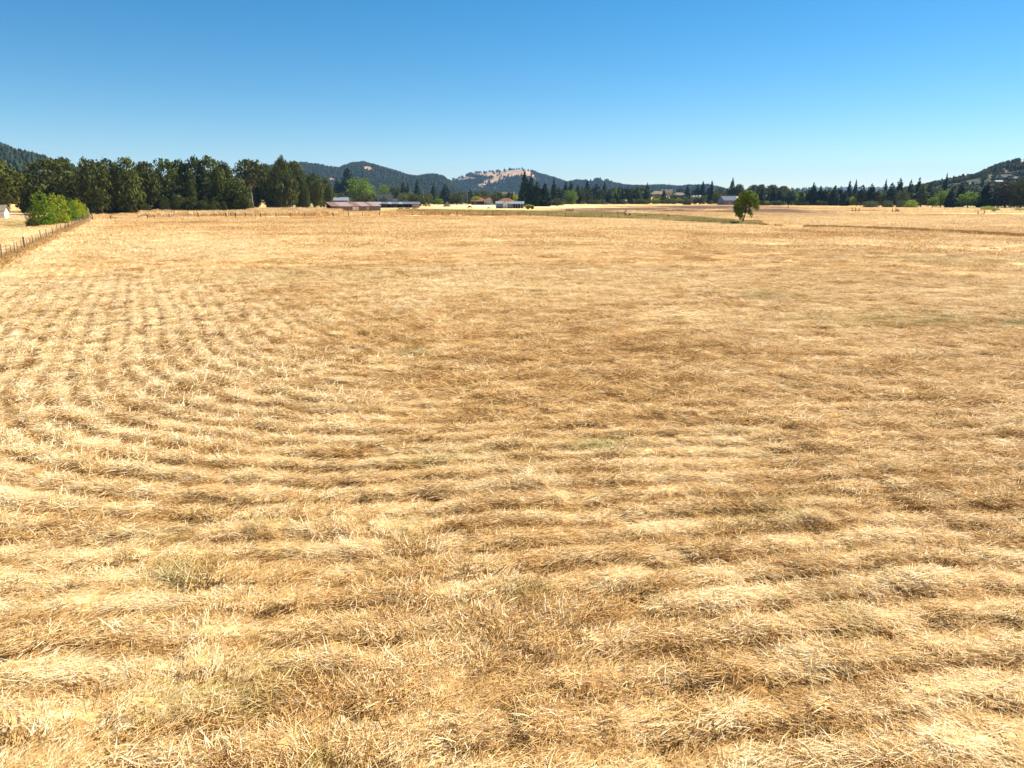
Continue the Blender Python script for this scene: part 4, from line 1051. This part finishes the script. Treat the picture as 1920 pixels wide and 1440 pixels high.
house('hill_foot_house', 'cream gabled house between the green tree and the slim poplars', 'house', 749, 0, 70, 13, 10, 9.0, 5.0, 'beige', 'tan_roof', Y=1150, group=G_WH, wins=(('l', 0, 6, 2, 1.6),))
house('hill_foot_house', 'cream house above the second orange roof', 'house', 951, 0, -8, 22, 11, 9.0, 4.5, 'beige', 'tan_roof', Y=1100, group=G_WH, wins=(('f', 0, 5, 2, 1.6),))

# trailers and white things seen between the oaks
def trailer(px, base, L, label, Hh=2.3, mt='white_paint'):
    Y = yat(base); root = empty('camping_trailer', (xat(px, Y), Y, 0), random.uniform(-.3, .3)); tag(root, label, 'trailer', 'white trailers parked under the oaks')
    MB().prism([(-1.1, .5), (1.1, .5), (1.1, Hh + .3), (.9, Hh + .5), (-.9, Hh + .5), (-1.1, Hh + .3)], -L / 2, L / 2).build('body', M[mt], root)
    for x in (-L / 5, L / 5):
        w = MB().box(x - .45, x + .45, -1.17, -1.08, 1.4, 2.0).build('window', M['glass'], root)
    for y in (-1.0, 1.0):
        MB().tube([(0, y - .1, .35), (0, y + .1, .35)], [.35, .35], 12).build('wheel', M['tyre'], root)
    MB().tube([(L / 2, 0, .55), (L / 2 + 1.2, 0, .5)], [.06, .06], 6).build('tow_bar', M['steel'], root)
trailer(508, 387, 6.0, 'white trailer past the pale bare trunk, nearer of two', 2.3, 'bluish_wall')
trailer(520, 386.5, 5.0, 'white trailer against the big dark oak', 2.4)
trailer(548, 387.5, 3.6, 'short white trailer behind the big dark oak', 2.2)
trailer(573, 386.5, 8.5, 'long white trailer between the squat oak and the big dark oak', 2.5)
trailer(609, 384.5, 5.5, 'white trailer beside the rusty shed', 2.6)
house('white_cottage', 'tiny white cottage with a dark window in the gap of the grove', 'house', 457, 390.5, 20, 5.5, 4.5, 2.2, 1.3, 'white_paint', 'zinc', wins=(('f', 0.3, .8, 1.3, 1.1),))

# ================================================================== FENCES, POLES, YARD THINGS
def side_fence():
    root = empty('wire_fence', (FA[0], FA[1], 0), 0); tag(root, 'old wire fence of leaning wooden and steel posts running along the field edge', 'fence')
    Ltot = np.linalg.norm(FB - FA); r = random.Random(3)
    t = -36.0; i = 0
    while t < Ltot + 8:
        p = FD * t
        woody = (i % 3 == 0)
        h = r.uniform(1.25, 1.65) if woody else r.uniform(1.05, 1.35)
        dx, dy = r.uniform(-.10, .10), r.uniform(-.10, .10)
        rad = (r.uniform(.05, .08) if woody else 0.026) * (1.5 if i % 12 == 6 else 1)
        MB().tube([(p[0], p[1], -.2), (p[0] + dx * .5, p[1] + dy * .5, h * .5), (p[0] + dx, p[1] + dy, h)], [rad, rad * .95, rad * .9], 6).build('post', M['wood_grey' if woody else 'steel'], root)
        t += r.uniform(2.4, 3.4); i += 1
    for z in (.3, .6, .9, 1.15):
        pts = [tuple(FD * t_) + (z + .03 * math.sin(t_ * 1.3),) for t_ in np.arange(-36, Ltot + 8, 3.0)]
        MB().tube(pts, [.007] * len(pts), 4).build('wire', M['wire'], root)
side_fence()

def far_fence():
    root = empty('field_fence', (0, 0, 0)); tag(root, 'wire fence on short wooden posts across the far edge of the field', 'fence')
    P = [(208, 412.5), (260, 411), (277, 410.5), (290, 410.5), (318, 409.5), (345, 408.5), (372, 408), (403, 407.5), (424, 407.5), (442, 407.3), (461, 407), (480, 407), (489, 406.8), (498, 406.8), (518, 406.8), (545, 406.6), (572, 406.4), (600, 406.2), (625, 406),
         (645, 406), (654, 406), (680, 405.5), (712, 405), (744, 404), (773, 404), (791, 403.8), (802, 403.8), (816, 403.8), (830, 403.8), (843, 403.8), (857, 404), (882, 404.2), (908, 404.4), (913, 404.4), (924, 404.6), (932, 404.8), (949, 405), (973, 405.3), (994, 405.8), (1027, 406.6), (1060, 407.5), (1090, 408.5), (1128, 410), (1160, 411)]
    r = random.Random(4); W_ = []
    for k, (px, py) in enumerate(P):
        x, y = gp(px, py); W_.append((x, y)); h = r.uniform(1.3, 1.6); rd = r.uniform(.14, .20) if k % 2 == 0 or px in (424, 442, 461) else .09
        dx = r.uniform(-.05, .05)
        MB().tube([(x, y, -.2), (x + dx, y, h)], [rd, rd * .9], 6).build('post', M['wood_grey' if k % 3 else 'wood_brown'], root)
    for z in (.5, .9, 1.15):
        MB().tube([(x, y, z) for x, y in W_], [.011] * len(W_), 4).build('wire', M['wire'], root)
    # braces
    def bar(p, q, rad=.07):
        MB().tube([p, q], [rad, rad], 6).build('brace', M['wood_brown'], root)
    x, y = gp(208, 412.5); x2, y2 = gp(220, 412)
    bar((x, y, 1.2), (x2, y2, .05))
    a, b = gp(260, 411), gp(277, 410.5); bar((*a, .95), (*b, .95), .09)
    a2, b2 = gp(277, 410.5), gp(290, 410.5); bar((*a2, .8), (*b2, .8), .06)
far_fence()
def corner_gate():
    a, b = np.array(gp(157, 413.5)), np.array(gp(174, 413)); d = b - a; L = np.linalg.norm(d)
    root = empty('field_gate', (a[0], a[1], 0), math.atan2(d[1], d[0])); tag(root, 'brown wooden gate at the corner past the end of the bright bushes', 'gate')
    for x in (0, L): MB().box(x - .12, x + .12, -.12, .12, -.2, 1.6 if x == 0 else 2.2).build('post', M['wood_brown'], root)
    for z in (.35, .75, 1.15): MB().box(.13, L - .13, -.04, .04, z, z + .14).build('rail', M['wood_brown'], root)
    Y = yat(411); p = (xat(171, Y), Y)
    r2 = empty('leaning_post', (p[0], p[1], 0)); tag(r2, 'pale leaning post behind the wooden gate', 'post')
    MB().tube([(.2, 0, -.2), (-.7, 0, 3.4)], [.11, .09], 6).build('shaft', M['bark_pale'], r2)
corner_gate()
def board_fence():
    Y0 = yat(408.3); root = empty('board_fence', (xat(30, Y0), Y0, 0), math.radians(2)); tag(root, 'low white rail fence beside the small white shed', 'fence')
    for i in range(-8, 5): MB().box(i * 1.0 * 1.15 - .06, i * 1.15 + .06, -.06, .06, -.1, .95).build('post', M['white_paint'], root)
    for z in (.4, .75): MB().box(-9.3, 4.7, -.10, -.062, z, z + .15).build('rail', M['white_paint'], root)
board_fence()

def pole(px, top, base, label, arm=1.2, lamp=False, mt='wood_grey', Y=None):
    Y = Y or yat(base); z0 = float(land_z(xat(px, Y), Y)); h = zat(Y, top) - z0; x = xat(px, Y, h / 2)
    root = empty('street_lamp' if lamp else 'utility_pole', (x, Y, z0)); tag(root, label, 'lamp post' if lamp else 'utility pole', 'poles among the farm buildings and trees')
    MB().tube([(0, 0, -.3), (0, 0, h)], [.26, .18], 8).build('shaft', M[mt], root)
    if lamp:
        MB().tube([(0, 0, h - .15), (.3, -.2, h + .15), (1.0, -.6, h + .2)], [.07, .06, .05], 6).build('arm', M['steel'], root)
        MB().box(-.28, .28, -.28, .28, h, h + .35).build('lamp_head', M['white_paint'], root)
    else:
        MB().box(-arm, arm, -.10, .06, h - .7, h - .5).build('crossarm', M['wood_brown'], root)
        for u in (-arm + .15, 0, arm - .15):
            MB().tube([(u, 0, h - .5), (u, 0, h - .25)], [.05, .07], 6).build('insulator', M['white_paint'], root)
pole(794, 355, 385, 'pale utility pole standing by the end of the long open shed', 1.1, mt='bark_pale')
pole(876, 364, 384, 'pale lamp post in the dry yard before the orange roofed house', lamp=True, mt='bark_pale')
pole(867.5, 366, 383.5, 'thin utility pole beside the pale lamp post', .9)
pole(1105, 352, 380.5, 'tall utility pole rising from the trees past the ball shaped tree', 1.4)
pole(1155, 350, 380, 'bleached pole topped with a crossarm over the low grey shed', 1.2, mt='bark_pale')
pole(1178, 361, 380, 'pale lamp post before the wide dark trees', lamp=True, mt='bark_pale')
pole(1261, 356, 381, 'thin utility pole among the tan roofed houses', 1.0, mt='bark_pale')
pole(1478, 384, 390, 'single short post standing in the dry grass below the round green tree', .3)

def brush_pile():
    Y = yat(387.5); root = empty('brush_pile', (xat(838, Y), Y, 0)); tag(root, 'grey heap of dead branches in the dry yard before the wide dark fir', 'brush pile')
    r = random.Random(9); m = MB()
    for k in range(160):
        a, rr = r.uniform(0, 6.28), r.uniform(.2, 2.7); z = (1 - rr / 2.9) * r.uniform(.4, 4.2)
        p = Vector((rr * math.cos(a), rr * .8 * math.sin(a), z)); d = Vector((r.gauss(0, 1), r.gauss(0, 1), r.gauss(0, .6))).normalized() * r.uniform(.5, 1.3)
        m.tube([p - d, p, p + d + Vector((0, 0, -.15))], [.05, .09, .03], 4)
    tag(m.build('branches', M['bark_pale'], root), kind='stuff')
    MB().tube([(-1.9, 0, 0), (-.4, 0, 3.9)], [.2, .08], 6).build('log', M['bark'], root); MB().tube([(2.3, -.6, .2), (-1.0, -.9, 2.3)], [.17, .1], 6).build('log', M['bark'], root)
brush_pile()

def wagon():
    Y = yat(392.3); root = empty('farm_wagon', (xat(994, Y), Y, 0), math.radians(12)); tag(root, 'dark red farm wagon parked beside the grey barn', 'wagon')
    MB().box(-1.9, 1.9, -.9, .9, .75, .95).build('bed', M['red_paint'], root)
    for y in (-.9, .84): MB().box(-1.9, 1.9, y, y + .06, .953, 1.7).build('side_board', M['red_paint'], root)
    for x in (-1.9, 1.84): MB().box(x, x + .06, -.83, .83, .953, 1.7).build('end_board', M['red_paint'], root)
    for x in (-1.3, 1.3):
        for y in (-1.0, 1.0):
            w = MB().tube([(x, y - .12, .45), (x, y + .12, .45)], [.45, .45], 14).build('wheel', M['tyre'], root)
            MB().tube([(x, y - .13, .45), (x, y + .13, .45)], [.17, .17], 10).build('hub', M['red_paint'], w)
    MB().tube([(1.9, 0, .7), (3.6, 0, .35)], [.06, .05], 6).build('drawbar', M['steel'], root)
wagon()

# grazing cattle: one continuous skinned body each
def cow_mesh():
    V = [(0, 0, 1.05), (.55, 0, 1.08), (-.65, 0, 1.08), (.85, 0, 1.02), (1.15, 0, .70), (1.35, 0, .38), (1.50, 0, .16),
         (.55, .20, .75), (.56, .20, .40), (.53, .20, .04), (.55, -.20, .75), (.50, -.20, .40), (.56, -.20, .04),
         (-.68, .22, .80), (-.78, .22, .42), (-.70, .22, .04), (-.68, -.22, .80), (-.74, -.22, .42), (-.66, -.22, .04), (-.92, 0, 1.10), (-1.0, 0, .55), (1.22, .16, .52), (1.22, -.16, .52)]
    E = [(0, 1), (0, 2), (1, 3), (3, 4), (4, 5), (5, 6), (1, 7), (7, 8), (8, 9), (1, 10), (10, 11), (11, 12), (2, 13), (13, 14), (14, 15), (2, 16), (16, 17), (17, 18), (2, 19), (19, 20), (4, 21), (4, 22)]
    R = [.36, .33, .34, .24, .17, .15, .10, .14, .08, .06, .14, .08, .06, .17, .09, .06, .17, .09, .06, .07, .03, .04, .04]
    me = bpy.data.meshes.new('cow_body'); me.from_pydata(V, E, []); me.materials.append(M['cow'])
    o = bpy.data.objects.new('cow', me); COL.objects.link(o)
    md = o.modifiers.new('skin', 'SKIN'); md.use_smooth_shade = True
    for i, s in enumerate(me.skin_vertices[0].data): s.radius = (R[i], R[i] * (1.15 if i < 3 else 1)); s.use_root = (i == 0)
    o.modifiers.new('sub', 'SUBSURF').levels = 1
    o.modifiers['sub'].render_levels = 1
    return o
cow0 = cow_mesh()
for i, (px, py, rz, l) in enumerate([(881, 391, 2.9, 'dark cow grazing in the dry yard below the orange roofed house'), (916, 392, 0.3, 'small dark cow lying low in the pale dust before the grey barn'),
                                     (1137, 384.6, 3.0, 'dark cow grazing before the low grey shed, nearer the camera'), (1152.5, 383.6, .2, 'dark cow grazing by the white end of the low grey shed')]):
    c = cow0 if i == 0 else cow0.copy()
    if i: COL.objects.link(c)
    Y = yat(py); c.location = (xat(px, Y), Y, 0); c.rotation_euler = (0, 0, rz); c.scale = [(1.15,) * 3, (.75,) * 3, (1.1,) * 3, (1.1,) * 3][i]
    tag(c, l, 'cow', 'cattle grazing in the paddocks')

def panel_gate(px, base, w, h, n, label, name, cat, mt='wood_grey'):
    Y = yat(base); root = empty(name, (xat(px, Y), Y, 0), 0.05); tag(root, label, cat)
    k = max(2, int(w / 1.6) + 1)
    for i in range(k):
        x = -w / 2 + i * w / (k - 1); MB().box(x - .10, x + .10, -.10, .10, -.1, h + .25).build('post', M[mt], root)
    for j in range(n):
        z = .25 + j * (h - .3) / max(1, n - 1); MB().box(-w / 2 - .05, w / 2 + .05, -.145, -.102, z, z + .14).build('rail', M[mt], root)
panel_gate(1068, 397.5, 3.2, 1.3, 4, 'grey slatted hay feeder standing in the pale paddock', 'hay_feeder', 'feeder')
panel_gate(1164, 405.5, 2.6, 1.4, 3, 'dark wooden hurdle at the ditch crossing', 'hurdle', 'fence', 'wood_brown')
panel_gate(1839, 402, 2.6, 1.3, 1, 'dark rail between two posts alone in the pale stubble', 'rail_fence', 'fence', 'wood_brown')
panel_gate(1604, 396.5, 3.4, 1.5, 1, 'three dark posts with a rail on the burnt strip', 'rail_fence', 'fence', 'wood_brown')
panel_gate(1676, 397, 1.6, 1.2, 1, 'two short dark posts next to the round mound', 'rail_fence', 'fence', 'wood_brown')
Y_ = yat(406); r_ = empty('leaning_post', (xat(1173, Y_), Y_, 0)); tag(r_, 'dark post with a knobbed head beside the hurdle', 'post')
MB().tube([(0, 0, -.2), (0, 0, 1.75)], [.1, .08], 6).build('shaft', M['wood_brown'], r_); MB().box(-.22, .22, -.2, .2, 1.75, 2.15).build('head', M['wood_brown'], r_)
def tank():
    Y = yat(383.5); root = empty('water_tank', (xat(1470.5, Y), Y, 0)); tag(root, 'upright white water tank beside the round green tree', 'tank')
    MB().tube([(0, 0, 0), (0, 0, 2.6), (0, 0, 2.9), (0, 0, 3.05)], [.75, .75, .5, .12], 16).build('body', M['white_paint'], root)
    MB().tube([(0, 0, 3.05), (0, 0, 3.2)], [.2, .2], 10).build('lid', M['steel'], root)
tank()
def mound(px, base, w, h, label):
    Y = yat(base); L = lobes_round(int(px), 9, -.2, 1.0, 1.0, low=.4)
    root = empty('weed_mound', (xat(px, Y), Y, 0)); wm = w / F * depth_at(Y); root.scale = (wm, wm, h); tag(root, label, 'bush', 'weed mounds in the stubble')
    obj('foliage', crown_mesh('weed_clumps', M['bronze'], L, 260, 0.10, int(px)), root)
    obj('stem', stem_mesh('weed_stem', M['bark'], .6, .02), root)
mound(1683, 397.3, 6.5, 1.5, 'round dark weed mound beside the two short posts')
mound(1863, 396.5, 8, 1.0, 'flat brown weed mound before the lawn verge')
mound(1178, 408, 14, 1.4, 'wide dark bush at the ditch beside the hurdle')
mound(1212, 409, 9, 1.1, 'round dark bush further along the ditch')
mound(1254, 409, 12, 1.0, 'low greyish weed mound in the ditch towards the lone tree')

# gravel road past the lawn
m = MB()
_rd = [(1700, 389.6), (1760, 389.6), (1830, 390.2), (1960, 391.2), (2150, 392.5)]
vs = []
for px, py in _rd:
    x, y = gp(px, py); vs += [(x, y - 5, .03), (x, y + 7, .03)]
m.add(vs, [(2 * i, 2 * i + 2, 2 * i + 3, 2 * i + 1) for i in range(len(_rd) - 1)])
M['gravel'] = plain('pale_gravel', (0.42, 0.39, 0.36), 0.95, 0.15, 0.8)
tag(m.build('gravel_road', M['gravel']), 'pale gravel lane along the lawn under the trees', kind='structure')

# ================================================================== STRAW AND GRASS
def blades(name, mat, n, seed, mode):
    """a handful of straws: combed, messy or standing; each straw a bent tapering ribbon"""
    r = np.random.default_rng(seed); m = MB()
    for i in range(n):
        L = r.uniform(.04, .12) if r.random() < .65 else r.uniform(.13, .27); w = r.uniform(.0020, .0050)
        if mode == 'combed':
            a = r.normal(0, .45); el = abs(r.normal(.10, .14)); o = np.array((r.uniform(-.34, .20), r.normal(0, .065), r.uniform(0, .045)))
        elif mode == 'messy':
            a = r.uniform(0, 6.28); el = abs(r.normal(.15, .22)); o = np.array((r.normal(0, .13), r.normal(0, .085), r.uniform(0, .05)))
        else:
            a = r.normal(0, 1.0); el = r.uniform(.5, 1.4); L *= r.uniform(.5, .8); o = np.array((r.normal(0, .09), r.normal(0, .08), 0))
        bend = r.normal(-.20, .22); turn = r.normal(0, .18)
        p = o.copy(); pts = [p.copy()]
        for k in range(3):
            d = np.array((math.cos(a) * math.cos(el), math.sin(a) * math.cos(el), math.sin(el)))
            p = p + d * L / 3; p[2] = max(p[2], .004); pts.append(p.copy()); el += bend / 3; a += turn / 3
        roll = r.uniform(-1.2, 1.2); side = np.array((-math.sin(a) * math.cos(roll), math.cos(a) * math.cos(roll), math.sin(roll)))
        ws = (w, w, w * .8, w * .25)
        vs = []
        for q, ww in zip(pts, ws): vs += [q - side * ww, q + side * ww]
        m.add(vs, [(0, 2, 3, 1), (2, 4, 5, 3), (4, 6, 7, 5)])
    return m.mesh(name, mat)

PIECES = [blades('straw_combed', M['straw'], 56, 500 + i, 'combed') for i in range(6)] + [blades('straw_messy', M['stubble' if i == 3 else 'straw'], 58, 520 + i, 'messy') for i in range(4)] + [blades('straw_tuft', M['stubble' if i % 2 else 'straw'], 44, 540 + i, 'tuft') for i in range(4)]  # some messy and tuft pieces use the darker copy, painted shade for contrast

def mat_patch(name, mat, n, seed, size, w0, l0, hgt):
    """a wide patch of short strewn straw with small tufts, for the middle of the field"""
    r = np.random.default_rng(seed); m = MB(); dark = []
    tufts = [(r.uniform(-size, size) / 2, r.uniform(-size, size) / 2, r.uniform(.5, 1.4)) for _ in range(int(n / 14))]
    for i in range(n):
        L = r.uniform(.6, 1.4) * l0; w = w0 * r.uniform(.6, 1.3); a = r.normal(0, .55) + (math.pi if r.random() < .5 else 0)
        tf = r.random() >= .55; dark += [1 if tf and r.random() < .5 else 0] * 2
        if not tf:
            x, y = r.uniform(-size, size, 2) / 2; el = abs(r.normal(.10, .12)); z = r.uniform(0, hgt * .5)
        else:
            tx, ty, th = tufts[r.integers(len(tufts))]
            x, y = tx + r.normal(0, l0 * .35), ty + r.normal(0, l0 * .35); el = abs(r.normal(.5, .35)); z = r.uniform(0, hgt) * th
            a = r.uniform(0, 6.28)
        d = np.array((math.cos(a) * math.cos(el), math.sin(a) * math.cos(el), math.sin(el)))
        roll = r.uniform(-1.1, 1.1); s = np.array((-math.sin(a) * math.cos(roll), math.cos(a) * math.cos(roll), math.sin(roll))) * w
        p0 = np.array((x, y, z)); p1 = p0 + d * L * .5; d[2] -= .3; p2 = p1 + d * L * .5; p2[2] = max(p2[2], .003)
        m.add([p0 - s, p0 + s, p1 + s, p1 - s, p2 + s * .4, p2 - s * .4], [(0, 1, 2, 3), (3, 2, 4, 5)])
    me = m.mesh(name, mat); me.materials.append(M['stubble']); me.polygons.foreach_set('material_index', dark)  # part of the tuft blades painted darker, for the speckle of tuft shadows
    return me
MID = [mat_patch('straw_mid', M['straw'], 520, 560 + i, 1.9, .008, .17, .10) for i in range(5)]
FARP = [mat_patch('straw_spread', M['straw'], 520, 570 + i, 5.0, .020, .36, .13) for i in range(5)]

def lay(name, d, half, protos, mode, label, scale, side=None):
    a = RNG.uniform(-half, half, len(d))
    X, Y = d * np.sin(a), d * np.cos(a)
    sL = (X - FA[0]) * FN[0] + (Y - FA[1]) * FN[1]
    k = (sL > 0.8) & (Y < 229 + 95 * sstep(25, 70, X))
    if side == 'arc': k &= lump(*project(X, Y, np.zeros(len(X))), 350, 463, 150, 22) > RNG.uniform(.15, .5, len(d))
    if side == 'open': k &= (sL > RNG.uniform(20, 28, len(d))) | (Y > RNG.uniform(56, 64, len(d))) | (RNG.random(len(d)) < .25)
    X, Y, d, sL = X[k], Y[k], d[k], sL[k]
    t, g, b, z = field(X, Y); n = len(X)
    k = RNG.random(n) < np.clip(0.40 + 1.0 * t, 0.25, 1) * (1 - 0.6 * b)
    X, Y, d, t, g, z, sL = X[k], Y[k], d[k], t[k], g[k], z[k], sL[k]; n = len(X)
    # the way the mower laid it: along the side fence there, across elsewhere, swirling between
    sN = (Y - 0.10 * X) - 7.0; hh = np.clip(0.5 + 0.5 * (sN - sL) / 9.0, 0, 1)
    sw = hh * (1 - sstep(20, 34, sL)) * (1 - sstep(60, 80, Y))
    tx = FD[0] * hh - .995 * (1 - hh); ty = FD[1] * hh - .0995 * (1 - hh)
    base = np.arctan2(ty, tx) + np.where(RNG.random(n) < .5, 0.0, -0.30) * (1 - sw)
    nl = lump(X, Y, -7, 9, 5, 4)
    base = base + (0.75 + np.pi - base) * nl + (1.0 - 0.7 * sw) * fbm(X / 2.6, Y / 1.8, 3, 90)
    ang = base + RNG.normal(0, .22, n) + np.pi * (RNG.random(n) < .5)
    s = RNG.uniform(.75, 1.3, n) * scale(d)
    tall = np.clip(0.62 + 1.3 * fbm(X / 0.9, Y / 0.7, 3, 91), .3, 2.0)
    scl = np.stack([s, s, s * tall], 1)
    rot = np.stack([RNG.normal(0, mode[0], n), RNG.normal(0, mode[0], n), ang], 1)
    if mode[1]:
        u = RNG.random(n); mess = fbm(X / 1.4, Y / 1.4, 2, 92)
        tuft = np.clip(0.05 + 0.6 * np.clip(fbm(X / 0.8, Y / 0.6, 2, 93) - .12, 0, 1) + 0.5 * g, 0, .8)
        idx = np.where(u < tuft, RNG.integers(10, 14, n), np.where(u < tuft + (0.42 + .5 * mess) * (1 - tuft), RNG.integers(6, 10, n), RNG.integers(0, 6, n)))
    else:
        idx = RNG.integers(0, len(protos), n)
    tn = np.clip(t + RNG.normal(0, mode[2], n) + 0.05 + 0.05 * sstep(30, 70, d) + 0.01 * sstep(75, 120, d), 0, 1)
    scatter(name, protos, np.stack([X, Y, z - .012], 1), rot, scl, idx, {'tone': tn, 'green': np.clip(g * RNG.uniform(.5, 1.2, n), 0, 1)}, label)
    print(name, n)

HALF = math.radians(47)
def ring(d0, d1, rho):
    return np.sqrt(RNG.uniform(d0 * d0, d1 * d1, int(rho * HALF * (d1 * d1 - d0 * d0))))
near = np.concatenate([ring(4, 13, 190), ring(13, 20, 150), ring(20, 28, 80), ring(28, 70, 48)])
lay('straw', near, HALF, PIECES, (.10, True, .075), 'cut dry straw lying in combed rows and tufts over the near field', lambda d: np.clip(d / 15, 1, 1.7))
lay('straw', ring(70, 118, 16), HALF, PIECES, (.06, True, .06), 'pale curved rows of straw in the far corner of the field', lambda d: 2.2 + 0 * d, 'arc')
lay('straw_litter', np.concatenate([ring(60, 72, .8), ring(72, 105, 1.6)]), HALF, MID, (.02, False, .09), 'short strewn straw and tufts over the middle of the field', lambda d: 1.0 + 0 * d)
lay('straw_litter', np.concatenate([ring(95, 110, .15), ring(110, 330, .26)]), HALF, FARP, (.006, False, .07), 'thin straw spread over the far part of the field', lambda d: 1.0 + 0 * d)

# standing grass: dry bank, weeds on the fence line, green ditch, brown ditch line
def stand(name, mat, seed, n=26, hi=1.0):
    r = np.random.default_rng(seed); m = MB()
    for i in range(n):
        a = r.uniform(0, 6.28); L = r.uniform(.5, 1.0) * hi; le = r.uniform(.05, .5); w = r.uniform(.014, .03)
        x, y = r.normal(0, .22, 2); c, s_ = math.cos(a), math.sin(a)
        p1 = (x + c * L * le * .4, y + s_ * L * le * .4, L * .6); p2 = (x + c * L * le, y + s_ * L * le, L)
        q = (-s_ * w, c * w, 0)
        m.add([(x - q[0], y - q[1], -.03), (x + q[0], y + q[1], -.03), (p1[0] + q[0], p1[1] + q[1], p1[2]), (p1[0] - q[0], p1[1] - q[1], p1[2]), p2], [(0, 1, 2, 3), (3, 2, 4)])
    return m.mesh(name, mat)
STAND = [stand('grass_clump', M['straw'], 600 + i) for i in range(4)]
def grass(name, X, Y, hgt, tone, green, label, wide=1.0):
    n = len(X); s = hgt * RNG.uniform(.6, 1.3, n)
    rot = np.zeros((n, 3)); rot[:, 2] = RNG.uniform(0, 6.28, n)
    scatter(name, STAND, np.stack([X, Y, np.zeros(n)], 1), rot, np.stack([s * wide, s * wide, s], 1), RNG.integers(0, 4, n), {'tone': np.clip(tone + RNG.normal(0, .1, n), 0, 1), 'green': np.clip(green, 0, 1)}, label)
# weeds under the side fence
n = 5200; t = RNG.uniform(-50, 145, n); o = RNG.normal(0, .75, n)
P = FA + FD * t[:, None] + FN * o[:, None]
k = fbm(P[:, 0] / 2, P[:, 1] / 2, 2, 7) > -.3; P = P[k]
grass('fence_weeds', P[:, 0], P[:, 1], .34, np.full(len(P), .48), 0.15 * RNG.random(len(P)), 'greyish dry weeds growing along the side fence')
# tall pale grass bank below the grove
n = 9000; px = RNG.uniform(268, 640, n); f = RNG.random(n); Y = yat(404.5) + f * (yat(394.5) - yat(404.5)); X = (px - 960) / F * depth_at(Y)
k = fbm(X / 6, Y / 8, 2, 8) > -.38 + .5 * sstep(540, 640, px); X, Y = X[k], Y[k]
grass('tall_dry_grass', X, Y, 1.5, .72 + .25 * fbm(X / 8, Y / 10, 2, 14), np.zeros(len(X)), 'tall pale dry grass on the bank below the oak grove', 1.6)
# shorter dry grass between the far fence and the farm, and over the paddocks
n = 19000; px = RNG.uniform(175, 1060, n); py = 396.5 + 15.5 * RNG.random(n) ** .8
XY = np.array([gp(a, b) for a, b in zip(px, py)]); X, Y = XY[:, 0], XY[:, 1]
t_, g_, b_, _z = field(X, Y); k = (g_ < .3) & (fbm(X / 7, Y / 12, 3, 21) > -.30); X, Y = X[k], Y[k]
grass('dry_grass', X, Y, np.where(Y < yat(404), .28, .65), .56 + .40 * fbm(X / 10, Y / 14, 3, 22), np.zeros(len(X)), 'short dry orange grass between the field fence and the farm yard', 2.2)
n = 26000; px = RNG.uniform(1000, 1990, n); py = 384.5 + (RNG.random(n) ** .8) * 55
XY = np.array([gp(a, b) for a, b in zip(px, py)]); X, Y = XY[:, 0], XY[:, 1]
t_, g_, b_, _z = field(X, Y); k = (g_ < .3) & (Y > 300) & (Y < 620) & (b_ < .15 + .5 * RNG.random(n)); X, Y, t_ = X[k], Y[k], t_[k]
grass('paddock_grass', X, Y, .28, t_ + .06, np.zeros(len(X)), 'cropped dry grass over the paddocks beyond the ditch', 4.5)
n = 12000; px = RNG.uniform(-90, 165, n); py = 404.5 + 80 * RNG.random(n) ** 1.6
XY = np.array([gp(a, b) for a, b in zip(px, py)]); X, Y = XY[:, 0], XY[:, 1]
t_, g_, b_, _z = field(X, Y); k = ((X - FA[0]) * FN[0] + (Y - FA[1]) * FN[1] < -.6); X, Y, t_, g_ = X[k], Y[k], t_[k], g_[k]
grass('pasture_grass', X, Y, .22, t_ + .05, g_ * .8, 'cropped dry grass of the pasture beside the white shed', 4.0)
# green ditch
n = 16000; px = RNG.uniform(745, 1425, n); tt = np.interp(px, *_gtop); bb = np.interp(px, *_gbot); py = tt + (bb - tt) * RNG.random(n)
XY = np.array([gp(a, b) for a, b in zip(px, py)]); X, Y = XY[:, 0], XY[:, 1]
k = fbm(X / 7, Y / 9, 3, 15) > -.28; X, Y = X[k], Y[k]
grass('ditch_grass', X, Y, .7, .55 + .3 * fbm(X / 6, Y / 9, 2, 16), .48 + .5 * fbm(X / 9, Y / 12, 2, 17), 'olive green grass and weeds filling the ditch across the fields', 2.0)
# dark brown weeds along the dry ditch
L_ = ([1395, 1440, 1480, 1560, 1640, 1690, 1750, 1800, 1860, 1920, 1990], [420.5, 423, 425, 427, 429.5, 431.5, 434.5, 437, 440.5, 443.5, 447])
n = 3800; px = RNG.uniform(1395, 1990, n); py = np.interp(px, *L_) + RNG.normal(0, .45, n) * (0.5 + .9 * sstep(1560, 1720, px))
XY = np.array([gp(a, b) for a, b in zip(px, py)]); X, Y = XY[:, 0], XY[:, 1]
k = fbm(X / 5, Y / 5, 2, 18) > -.30 + .25 * (1 - sstep(1540, 1640, px)); X, Y = X[k], Y[k]
grass('ditch_weeds', X, Y, .55, .12 + np.full(len(X), .28) + .35 * np.clip(fbm(X / 3, Y / 3, 2, 19), 0, 1), .15 * RNG.random(len(X)), 'brown dry weeds standing along the dry ditch')

# ================================================================== AIR
def haze():
    m = bpy.data.materials.new('haze_air'); m.use_nodes = True; n, l = m.node_tree.nodes, m.node_tree.links
    n.clear(); out = n.new('ShaderNodeOutputMaterial'); v = n.new('ShaderNodeVolumePrincipled')
    v.inputs['Color'].default_value = (0.35, 0.62, 1.0, 1); v.inputs['Density'].default_value = HAZE; v.inputs['Anisotropy'].default_value = 0.0
    l.new(v.outputs[0], out.inputs['Volume'])
    o = MB().box(-9600, 9600, -1500, 10200, -60, 420).build('haze', m)
    tag(o, 'thin blue summer haze over the valley', kind='stuff')
HAZE = 4.6e-5
haze()
